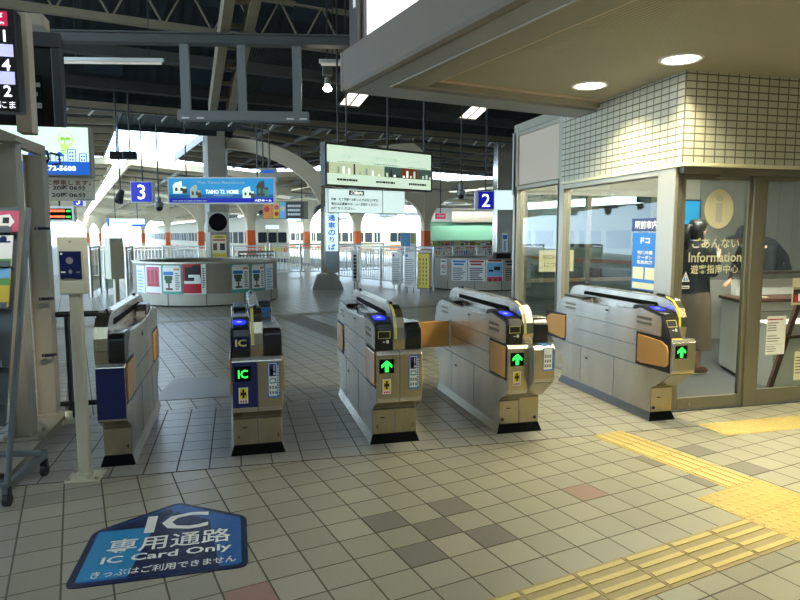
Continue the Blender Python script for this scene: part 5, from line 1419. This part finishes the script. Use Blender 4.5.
tm = ['teal', 'white_paper', 'blue', 'orange', 'leaf', 'brown', 'grey_ink']
arc_poster('green bordered tree poster beside the pink one on the round wall', 162, 182, 264, 297, pic_tree, tm)
def pic_red(P):
    P(0, .8, .14, 1, 1, 1); P(.10, .5, .5, .9, 2, 2); P(.42, .78, .55, .95, 2, 2); P(.25, .75, .6, .68, 3, 3); P(.5, .78, .5, .6, 3, 3); P(.05, .78, .42, .5, 4, 2); P(.03, .3, .02, .12, 5, 1); P(.36, .7, .02, .1, 2, 1); small_print(P, .86, .95, .3, .9, 9, 2)
arc_poster('red and black concert poster on the round barrier wall', 183, 206, 263, 297, pic_red, ['white_paper', 'red', 'ink', 'white_paper', 'white_paper', 'yellow'])
arc_poster('green tree poster nearer the middle of the round wall', 231, 250, 264, 296, pic_tree, tm)
arc_poster('green tree poster at the far end of the round wall next to a blue sheet', 251, 265, 264, 295, pic_tree, tm)
arc_poster('narrow pale blue sheet curving out of sight on the round wall', 265.5, 273, 264, 294, pic_sheet, ['white_paper', 'sky_blue'])

# pillar with a clock, rising inside the round wall
pp = on_d(219, 200, 17.0)
t = thing('pillar', 'square grey pillar rising out of the round barrier wall to the roof', 'pillar', (pp.x, pp.y, 0), R(-14.5+8))
m = MB(); m.box(-.22, .22, -.22, .22, 0, 4.3); m.build('shaft', 'counter_brown', t, bevel=.008)
m = MB(); m.box(-.345, -.222, -.2, .2, 0, 4.3); m.build('sunlit_side', 'white_paint', t, bevel=.006)  # white block puts the sun on the pillar's left face into the colour
t2 = thing('wall_clock', 'square grey clock housing with a round black dial fixed to the pillar', 'clock', (pp.x, pp.y, 1.5), R(-14.5+8))
m = MB(); m.box(-.27, .27, -.30, -.225, .07, .60); m.build('housing', 'alu', t2, bevel=.008)
m = MB(); m.cyl((0, -.305, .335), (0, -.30, .335), .235, n=40); m.build('dial', 'black_matte', t2)
m = MB(); m.lathe([(.235, 0), (.25, 0), (.25, .015), (.235, .015)], n=40); m.xf(Matrix.Translation((0, -.30, .335)) @ Matrix.Rotation(PI/2, 4, 'X')); m.build('rim', 'steel', t2, smooth=True)
t3 = thing('pillar_notice', 'yellow and white notice stuck on the pillar beneath the clock', 'notice', (pp.x, pp.y, 1.5), R(-14.5+8))
m = MB(); m.rect(-.19, .19, -.62, .0, -.224, 0); m.rect(-.18, .18, -.09, -.01, -.2255, 1); m.rect(-.18, .18, -.57, -.48, -.2255, 1); m.rect(-.16, .16, -.15, -.11, -.2255, 2); m.rect(-.15, -.05, -.4, -.22, -.2255, 3); m.rect(.02, .15, -.4, -.22, -.2255, 4); lines(m, -.1, .12, -.075, -.03, 1, -.227, 4, .6, 0); m.build('sheet', ['cream_paper', 'yellow', 'red', 'brown', 'ink'], t3)

# curved counter with notices
C2, R2 = (6.85, 17.2), 1.45
round_wall('curved_counter', 'low beige rounded barrier counter with framed notices in front of the kiosk', C2, R2, .84, 'counter_wall')
def n_smoke(P):
    for k in range(16):
        a, e = 2*PI*k/16, 2*PI*(k+1)/16
        P(.5+.3*math.cos(a)-.05, .5+.3*math.cos(a)+.05, .48+.15*math.sin(a)-.02, .48+.15*math.sin(a)+.02, 1, 1)
    for k in range(5): P(.34+.07*k, .42+.07*k, .54-.03*k, .58-.03*k, 1, 1)
    P(.32, .66, .46, .50, 2, 2); P(.15, .85, .82, .9, 2, 1); P(.2, .8, .15, .2, 2, 1)
g2 = 'notices on the curved counter'
arc_poster('white no smoking notice on the rounded end of the counter', 440.5, 446.5, 259.5, 276, n_smoke, ['white_paper', 'red', 'ink'], 'paper_notice', g2, C2, R2)
def n_text(P): P(.08, .9, .86, .94, 1, 1); P(.15, .8, .75, .82, 1, 1); small_print(P, .1, .9, .08, .68, 8, 2)
arc_poster('white notice with blue heading on the counter beside the no smoking sign', 451.5, 467, 259.5, 285, n_text, ['white_paper', 'blue', 'grey_ink'], 'paper_notice', g2, C2, R2)
arc_poster('white notice with red heading in the middle of the counter', 468, 485, 259.5, 285, n_text, ['white_paper', 'red', 'ink'], 'paper_notice', g2, C2, R2)
def n_fish(P): P(.05, .95, .32, .85, 1, 1); P(.45, .8, .55, .70, 2, 2); P(.15, .4, .5, .58, 2, 2); P(.05, .95, .04, .3, 3, 1); P(.15, .3, .1, .22, 4, 2); P(.45, .6, .1, .22, 4, 2); P(.75, .88, .1, .22, 4, 2); P(.1, .9, .9, .97, 4, 1)
arc_poster('blue and pink picture notice at the office end of the counter', 486, 503, 259.5, 285, n_fish, ['white_paper', 'sky_blue', 'ink', 'pink', 'red'], 'paper_notice', g2, C2, R2)
arc_poster('olive picture notice half hidden by the office frame', 504, 517, 259.5, 285, n_text, ['plate_ad', 'ink', 'ink'], 'paper_notice', g2, C2, R2)
t = thing('grey_box', 'dark grey machine box standing on the curved counter', 'box', (7.0, 15.84, .871), R(4))
m = MB(); m.box(-.25, .2, 0, .2, 0, .14); m.build('body', 'black_metal', t, bevel=.02); m = MB(); m.box(-.28, .23, -.02, .22, .14, .17); m.build('lid', 'grey_steel', t, bevel=.01)
pb = on_d(505, 220, 18.2); t = thing('steel_pillar', 'broad stainless clad pillar with a paper sign behind the counter', 'pillar', (pb.x, pb.y, 0), R(-8))
m = MB(); m.box(-.29, .33, -.2, .3, 0.0, 4.15); m.build('cladding', 'steel_bright', t, bevel=.02); m = MB(); m.rect(-.13, .03, 1.0, 1.55, -.203, 0); m.rect(-.11, .01, 1.38, 1.5, -.205, 1); lines(m, -.08, -.02, 1.05, 1.34, 5, -.205, 1, .7, 0); m.build('paper_sign', ['white_paper', 'blue'], t)

# steel post with the vertical blue sign
t = thing('platform_post', 'steel post on a tapered concrete foot carrying curved roof arms', 'post', (2.47, 17.75, 0), TF*.3-YAW*.5)
m = MB(); m.add([(x*a, y*a, z) for z, a in ((0, 1.0), (.42, .62)) for x, y in ((-.44, -.3), (.44, -.3), (.44, .3), (-.44, .3))], [(0, 1, 2, 3), (7, 6, 5, 4), (0, 4, 5, 1), (1, 5, 6, 2), (2, 6, 7, 3), (3, 7, 4, 0)]); m.build('foot', 'concrete', t, bevel=.01)
m = MB(); m.box(-.15, .15, -.12, -.09, .42, 4.15); m.box(-.15, .15, .09, .12, .42, 4.15); m.box(-.02, .02, -.09, .09, .42, 4.15); m.box(-.2, .2, -.16, .16, .42, .45); m.build('shaft', 'steel_side', t)
def arm(m, sgn, r0, w, h, z0, th, mi=0, n=14, y0=-.1, y1=.1, slab=.22):
    """curved bracket sweeping up and out from a column"""
    lo = [(sgn*(r0+w*(1-math.cos(PI/2*k/n))), z0+h*math.sin(PI/2*k/n)) for k in range(n+1)]
    hi = [(sgn*(r0+w), z0+h+slab), (sgn*r0*.2, z0+h+slab), (sgn*r0*.2, z0)] if th is None else [(sgn*(max(r0+w*(1-math.cos(PI/2*k/n))-th, 0)), z0+h*math.sin(PI/2*k/n)+th*.8) for k in range(n, -1, -1)]
    m.prism(lo+hi, 'y', y0, y1, mi)
for s in (-1, 1):
    m = MB(); arm(m, s, .12, 2.7, 1.85, 1.95, .34, y0=-.09, y1=.09); m.build('roof_arm', 'canopy_cream', t)
for (y, z) in ((-.1, 2.3),):
    m = MB(); m.tube([(-.16, -.2, z), (-.30, -.3, z-.10), (-.34, -.34, z-.2)], [.05, .06, .05], 8); m.build('camera', 'grey_steel', t, smooth=True)
t = thing('platform_sign', 'tall white sign with blue vertical lettering fixed to the steel post', 'sign', (2.47, 17.75, 0), R(-14.5+4))
m = MB(); m.box(-.04, .36, -.36, -.17, .46, 2.28); m.build('casing', 'steel', t, bevel=.006)
m = MB(); m.rect(-.01, .33, 1.06, 2.25, -.364); fc = m.build('face', 'lit_mint_b', t); m = MB(); m.rect(-.01, .33, .52, 1.03, -.364); m.build('lower_panel', 'pale_panel', t)
for i, ch in enumerate('普通車のりば'): text(ch, 'lit_blue', fc, .16, 2.16-.198*i, w=.20 if ch != 'り' else .13, h=.165, bold=.03, y=-.367)

# fences
def fence(label, p0, p1, h=1.15, nseg=4, mat='fence_steel', step=.11, name='picket_fence', r=.014, group='platform fences'):
    p0, p1 = Vector(p0), Vector(p1); L_ = (p1-p0).length
    t = thing(name, label, 'fence', tuple(p0), math.atan2((p1-p0).y, (p1-p0).x), group)
    for i in range(nseg+1):
        m = MB(); x = L_*i/nseg; m.cyl((x, 0, 0), (x, 0, h+.04), .032, n=10); m.build('post', 'steel', t, smooth=True)
    for i in range(nseg):
        m = MB(); x0 = L_*i/nseg+.05; x1 = L_*(i+1)/nseg-.05; x = x0
        while x <= x1: m.cyl((x, 0, .14), (x, 0, h-.06), r, n=6); x += step
        m.build('picket_panel', mat, t)
    m = MB(); m.tube([(0, 0, h), (L_, 0, h)], .026, 8); m.build('hand_rail', mat, t, smooth=True)
    m = MB(); m.tube([(0, 0, .14), (L_, 0, .14)], .02, 8); m.tube([(0, 0, h-.10), (L_, 0, h-.10)], .014, 8); m.build('cross_rail', mat, t, smooth=True)
    return t
fence('white picket fence running from the curved counter to the steel post', Fp(8.6, 14.75), Fp(7.95, 20.0), nseg=4)
fence('white picket fence crossing behind the steel post before the cream train', Fp(6.4, 22.85), Fp(11.0, 22.85), nseg=4)
fence('pale picket fence behind the round barrier wall', Fp(.4, 23.6), Fp(6.3, 23.0), 1.1, nseg=5)
fence('short picket fence at the kiosk behind the curved counter', Fp(8.9, 17.4), Fp(13.5, 18.5), 1.12, nseg=4)
q = Fp(4.3, 17.2); fence('short grey railing just behind the round wall by the pillar', Fp(3.9, 17.0), Fp(4.9, 17.0), 1.05, nseg=1, mat='grey_steel', step=.09, r=.02)
# boards fixed on the fence
def fboard(label, px0, px1, D, z0, z1, mats, fn, cat='board'):
    a, b = on_d(px0, 260, D), on_d(px1, 260, D); t = thing('notice_board', label, cat, (a.x, a.y, 0), -YAW-R(20), 'boards on the picket fence'); w = (a-b).xy.length/math.cos(R(20))
    m = MB(); m.box(0, w, 0, .03, z0, z1); m.build('board', mats[0], t); m = MB(); fn(m, w, z0, z1); m.build('print', mats[1:], t)
    for x in (w*.2, w*.8):
        m = MB(); m.cyl((x, .045, 0), (x, .045, z1-.1), .014, n=6); m.build('support', 'steel', t)
fp_ = lambda m, w, a, b: (m.rect(w*.1, w*.3, b-.12, b-.05, -.003, 1), lines(m, w*.1, w*.95, a+.05, b-.16, 14, -.003, 0, .4, .3))
fboard('white timetable board on the fence, leftmost of the pair', 391.5, 401.5, 16.9, .18, 1.05, ['white_paint', 'grey_ink', 'pink'], fp_)
fboard('white timetable board on the fence, nearer the yellow one', 404.5, 415, 16.5, .16, 1.05, ['white_paint', 'grey_ink', 'blue'], fp_)
fboard('yellow board with brown edge at the counter end of the fence', 417.5, 430, 15.9, .16, 1.06, ['brown', 'yellow', 'ink'], lambda m, w, a, b: (m.rect(.02, w-.02, a+.02, b-.02, -.002, 0), [m.rect(w*(.2+.25*k)-.012, w*(.2+.25*k)+.012, a+.1+.1*j, a+.16+.1*j, -.004, 1) for k in range(3) for j in range(7)]))
fboard('narrow white board with vertical black lettering on the fence', 352.5, 357.5, 18.0, .2, 1.05, ['white_paint', 'ink'], lambda m, w, a, b: [m.rect(w*.25, w*.75, a+.08+.1*j, a+.15+.1*j, -.004, 0) for j in range(7)])
t = thing('notice_board', 'standing white notice board with a yellow panel beyond the fence', 'board', tuple(on_d(400.5, 253, 24)*1), -YAW); t.location.z = 0
m = MB(); m.box(0, .62, 0, .04, .75, 1.6); m.build('board', 'white_paint', t); m = MB(); m.rect(.02, .36, .78, 1.57, -.003, 0); m.rect(.40, .52, 1.18, 1.55, -.003, 1); m.rect(.40, .6, .9, 1.14, -.003, 2); m.build('print', ['sky_blue', 'yellow', 'lit_grey'], t)
for x in (.05, .57):
    m = MB(); m.cyl((x, .02, 0), (x, .02, .75), .02, n=8); m.build('leg', 'steel', t)

# low glass screens on the left
for (pa, pb_, lb) in (((92, 297), (101, 292), 'low glass screen with steel posts beside the seen from behind reader'), ((107, 294), (118, 291), 'low glass screen with a paper notice behind the plain reader post'), ((128, 300), (134, 293), 'low glass screen end with a curved steel rail by the round wall')):
    a, b = on_z(*pa), on_z(*pb_); L_ = (b-a).length
    t = thing('glass_screen', lb, 'glass screen', tuple(a), math.atan2((b-a).y, (b-a).x), 'low glass screens')
    for x in (0, L_):
        m = MB(); m.cyl((x, 0, 0), (x, 0, 1.2), .035, n=10); m.build('post', 'steel', t, smooth=True)
    m = MB(); m.tube([(0, 0, 1.2), (L_, 0, 1.2)], .025, 8); m.build('rail', 'steel', t, smooth=True)
    m = MB(); m.box(.04, L_-.04, -.006, .006, .12, 1.15); m.build('pane', 'glass_tint', t)

# ================================================================ PLATFORM CANOPIES AND COLUMNS
def column(label, r, f, hgt=3.4, w=.30, arm_w=1.45):
    t = fthing('canopy_column', label, 'column', r, f, 0, 'cream canopy columns')
    m = MB(); m.box(-w/2, w/2, -w/2, w/2, 0, .78); m.box(-w/2, w/2, -w/2, w/2, 1.68, hgt); m.build('shaft', 'canopy_cream', t, bevel=.01)
    m = MB(); m.box(-w/2-.005, w/2+.005, -w/2-.005, w/2+.005, .78, 1.68); m.build('orange_band', 'orange_band', t, bevel=.01)
    for s in (-1, 1):
        m = MB(); arm(m, s, w/2, arm_w, 1.3, 1.8, None, y0=-.11, y1=.11); m.build('bracket_arm', 'canopy_cream', t)
    return t
for (r, f, lb) in ((5.97, 23.95, 'cream column with orange band just beyond the pillar'), (5.9, 34.0, 'cream column with orange band directly behind the pillar'), (5.85, 46.5, 'cream column with orange band in line with the number sign'), (5.7, 62, 'cream column with orange band far down the platform'),
                   (11.1, 32.5, 'cream column with orange band between the white train and the steel post'), (12.3, 28.5, 'cream column with a white plate on its orange band behind the notice sign'), (13.3, 23.5, 'nearest cream column with orange band by the green kiosk'),
                   (1.3, 66, 'small far cream column above the left glass screens'), (2.7, 77, 'farthest cream column by the plain reader post'), (13.0, 44, 'cream column with orange band beyond the steel post')):
    column(lb, r, f)
def canopy(label, r0, r1, f0, f1, z=3.5, rise=.25, step=2.6, fd=.1, frac=1.1, dark=False):
    t = fthing('platform_canopy', label, 'canopy', 0, 0, 0, 'platform canopies')
    c = (r0+r1)/2
    m = MB(); g = MB(); y = f0; k = 0
    while y < f1:
        e = min(y+(frac if k % 2 else 3.6), f1)
        (g if k % 2 and not dark else m).prism([(r0, z+rise), (c, z), (r1, z+rise), (r1, z+rise+.08), (c, z+.08), (r0, z+rise+.08)], 'y', y, e); y = e; k += 1
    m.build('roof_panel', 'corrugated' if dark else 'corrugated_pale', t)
    if g.v: g.build('added_clear_panel', 'canopy_glass', t)  # clear strips added to let more sky light in under the canopy
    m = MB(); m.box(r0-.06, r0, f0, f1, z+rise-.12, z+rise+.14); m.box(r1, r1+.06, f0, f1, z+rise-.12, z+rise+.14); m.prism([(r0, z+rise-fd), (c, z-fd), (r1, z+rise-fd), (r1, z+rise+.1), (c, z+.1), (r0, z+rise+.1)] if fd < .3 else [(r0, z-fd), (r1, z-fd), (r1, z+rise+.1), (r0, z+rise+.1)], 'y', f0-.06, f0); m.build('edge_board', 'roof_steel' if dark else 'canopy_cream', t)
    f = f0+.4
    while f < f1:
        for s, e in ((-1, r0), (1, r1)):
            m = MB(); m.beam((c, f, z-.10), (e, f, z+rise-.08), .10, .16); m.build('rafter', 'truss_cream' if dark else 'canopy_cream', t)
        f += step
    for k in (.2, .4, .6, .8):
        m = MB(); r = r0+(r1-r0)*k; zz = z+rise*abs(k-.5)*2; m.box(r-.04, r+.04, f0, f1, zz-.16, zz-.06); m.build('purlin', 'roof_steel' if dark else 'canopy_under', t)
    return t
canopy('cream ribbed platform canopy over the columns beyond the pillar', 1.7, 9.3, 21.5, 100)
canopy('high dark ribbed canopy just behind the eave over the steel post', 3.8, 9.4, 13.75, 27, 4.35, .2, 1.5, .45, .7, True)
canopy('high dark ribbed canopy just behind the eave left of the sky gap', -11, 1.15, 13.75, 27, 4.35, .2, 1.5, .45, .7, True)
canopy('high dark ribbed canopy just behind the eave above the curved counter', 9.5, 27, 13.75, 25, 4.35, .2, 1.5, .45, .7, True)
canopy('cream ribbed platform canopy over the columns by the white train', 9.6, 16.6, 21.5, 100)
canopy('wide cream ribbed platform canopy left of the bright sky gap', -11, 1.15, 21.5, 100)
canopy('ribbed platform canopy beyond the kiosk and steel pillar', 17.4, 27.0, 21.5, 38)
# ================================================================ TRAINS
def train(label, r, f, body, L_=58, kind=0):
    t = fthing('train', label, 'train', r, f, -1.04)
    w = 1.32; prof = [(-w, .95), (-w, 3.3), (-w+.12, 3.62), (-w+.45, 3.86), (0, 3.98), (w-.45, 3.86), (w-.12, 3.62), (w, 3.3), (w, .95)]
    m = MB()
    n = len(prof)
    for y, k in ((0, .80), (.12, .93), (.40, 1.0), (L_, 1.0)):
        for (x, z) in prof: m.v.append((x*k, y, .95+(z-.95)*(k if k > .9 else .93)))
    for j in range(3):
        for i in range(n): m.f.append((j*n+i, j*n+(i+1) % n, (j+1)*n+(i+1) % n, (j+1)*n+i)); m.m.append(0)
    m.f.append(tuple(range(n))); m.m.append(0); m.f.append(tuple(range(3*n, 4*n))); m.m.append(0)
    m.build('body', body, t, smooth=True)
    for (x0, x1) in ((-.98, -.38), (-.28, .28), (.38, .98)):
        m = MB(); m.prism(rounded([(x0, 2.02), (x1, 2.02), (x1, 2.72), (x0, 2.72)], .1), 'y', -.02, .01); m.build('front_window', 'train_dark', t)
    m = MB(); m.prism([(-1.02, 1.42), (1.02, 1.42), (1.0, 1.78), (-1.0, 1.78)], 'y', -.025, .01); st = m.build('front_stripe', 'yellow' if kind == 0 else 'orange_band', t)
    m = MB(); m.prism([(-1.02, 1.40), (-.72, 1.40), (-.86, 1.80), (-1.0, 1.80)], 'y', -.03, -.025); m.prism([(1.02, 1.40), (.72, 1.40), (.86, 1.80), (1.0, 1.80)], 'y', -.03, -.025); m.build('stripe_end', 'orange_band', st)
    m = MB(); m.box(-.33, -.30, -.02, .0, 1.05, 3.2); m.box(.30, .33, -.02, 0, 1.05, 3.2); m.build('front_door_seam', 'train_grey', t)
    for x in (-.78, .78):
        m = MB(); m.cyl((x, -.04, 1.25), (x, .0, 1.25), .09, n=14); m.build('headlight', 'white_paint', t)
    m = MB(); m.box(-.45, .45, -.02, .01, 2.95, 3.2); m.build('destination_display', 'lit_mint_b', t)
    m = MB(); m.box(-1.0, 1.0, .1, .5, .30, .95); m.box(-1.1, 1.1, 2, L_, .35, .95); m.build('underframe', 'train_grey', t)
    m = MB(); m.box(-w-.006, -w, .8, L_, 1.25, 1.42); m.box(w, w+.006, .8, L_, 1.25, 1.42); m.build('side_stripe', 'orange_band', t)
    y = 1.0; k = 0
    while y < L_-2:
        dr = k % 3 == 0
        for s in (-1, 1):
            m = MB()
            if dr:
                m.box(min(s*w, s*(w+.012)), max(s*w, s*(w+.012)), y, y+1.3, 1.1, 2.95); d = m.build('door', 'train_white', t)
                m = MB()
                for q in (0.12, .72): m.box(min(s*(w+.012), s*(w+.02)), max(s*(w+.012), s*(w+.02)), y+q, y+q+.46, 1.95, 2.75)
                m.build('door_window', 'train_dark', d)
            else:
                m.box(min(s*w, s*(w+.012)), max(s*w, s*(w+.012)), y+.1, y+1.5, 1.95, 2.75); m.build('window', 'train_dark', t)
        y += 1.55 if dr else 1.75; k += 1
    for y in (1.6, 12, 24):
        m = MB(); m.box(-.5, .5, y, y+1.6, 3.98, 4.25); m.build('roof_unit', 'train_grey', t, bevel=.05)
    for y in (3, 15, 23, 35):
        m = MB()
        for q in (0, 2.0):
            for s in (-1, 1): m.cyl((s*.55, y+q, .43), (s*.67, y+q, .43), .43, n=18)
        m.build('wheel_set', 'black_metal', t)
    return t
train('white fronted train with an orange and yellow stripe at the platform end', 11.95, 42.0, 'train_white', 80)
train('cream train with a white front standing beyond the far columns', 23.0, 44.5, 'train_cream', 50, 1)
train('white train with an orange side stripe seen through the office windows', 23.0, 17.5, 'train_white', 22, 1)

# ================================================================ KIOSK
p = on_d(430, 252, 28); t = thing('kiosk', 'station kiosk with a pale green awning and shelves of magazines', 'kiosk', (p.x, p.y, 0), -YAW)
m = MB(); m.box(-.2, 4.2, .8, 2.4, 0, 2.7); m.build('body', 'white_paint', t); m = MB(); m.prism([(.0, 1.26), (.06, 1.88), (.8, 2.0), (.8, 1.26)][::1], 'x', -.1, 4.1) if False else m.prism([(-.1, 1.27), (0, 1.88), (.8, 2.1), (.8, 2.04), (.05, 1.83), (-.06, 1.27)], 'x', -.1, 4.1); m.build('awning', 'awning_green', t)
m = MB(); m.box(.95, 4.2, .0, .12, 2.05, 2.68); m.build('fascia_panel', 'alu', t, bevel=.01); m = MB(); m.box(-.2, 4.2, .1, 2.4, 2.7, 2.8); m.build('roof', 'grey_steel', t)
m = MB(); m.box(-.1, 4.1, .25, .8, 0, .55); m.build('counter', 'white_paint', t); m = MB(); m.box(-.1, 4.1, .6, .79, .55, 1.27); sh = m.build('shelf', 'cream_paper', t)
m = MB(); m.box(.2, 3.8, -.75, -.67, 2.5, 2.56); m.box(.4, .44, -.71, .0, 2.53, 2.56); m.box(3.5, 3.54, -.71, .0, 2.53, 2.56); m.build('fill_lamp_bar', 'white_paint', t)
l = bpy.data.lights.new('kiosk_fill', 'AREA'); l.shape = 'RECTANGLE'; l.size = 3.4; l.size_y = .12; l.energy = 45; l.color = (.95, 1, .97)  # fill light on an added bar, brightens the awning and magazines
lo = bpy.data.objects.new('lamp', l); COL.objects.link(lo); lo.parent = t; lo.location = (2.0, -.71, 2.49); lo.rotation_euler = (R(30), 0, 0)
rr = random.Random(21); cols = ['red', 'blue', 'yellow', 'white_paper', 'pink', 'sky_blue', 'green', 'orange', 'navy', 'white_paper']
n = 0
for j in range(3):
    x = -.05
    while x < 3.9:
        w_ = .13+.10*rr.random(); cmat = rr.choice(cols)
        m = MB(); m.box(0, w_, 0, .02, 0, .19); m.rect(.015, w_-.015, .12, .17, -.001, 1); m.rect(.02, w_-.04, .03, .09, -.001, 2)
        o = m.build('magazine', [cmat, rr.choice(cols), rr.choice(cols)]); R_ = Matrix.Rotation(-YAW, 4, 'Z'); o.location = t.location+R_ @ Vector((x, .56, .60+.215*j)); o.rotation_euler = (0, 0, -YAW)
        tag(o, 'bright magazine cover on the kiosk shelves under the green awning', 'magazine', 'magazines on the kiosk shelves'); x += w_+.03; n += 1
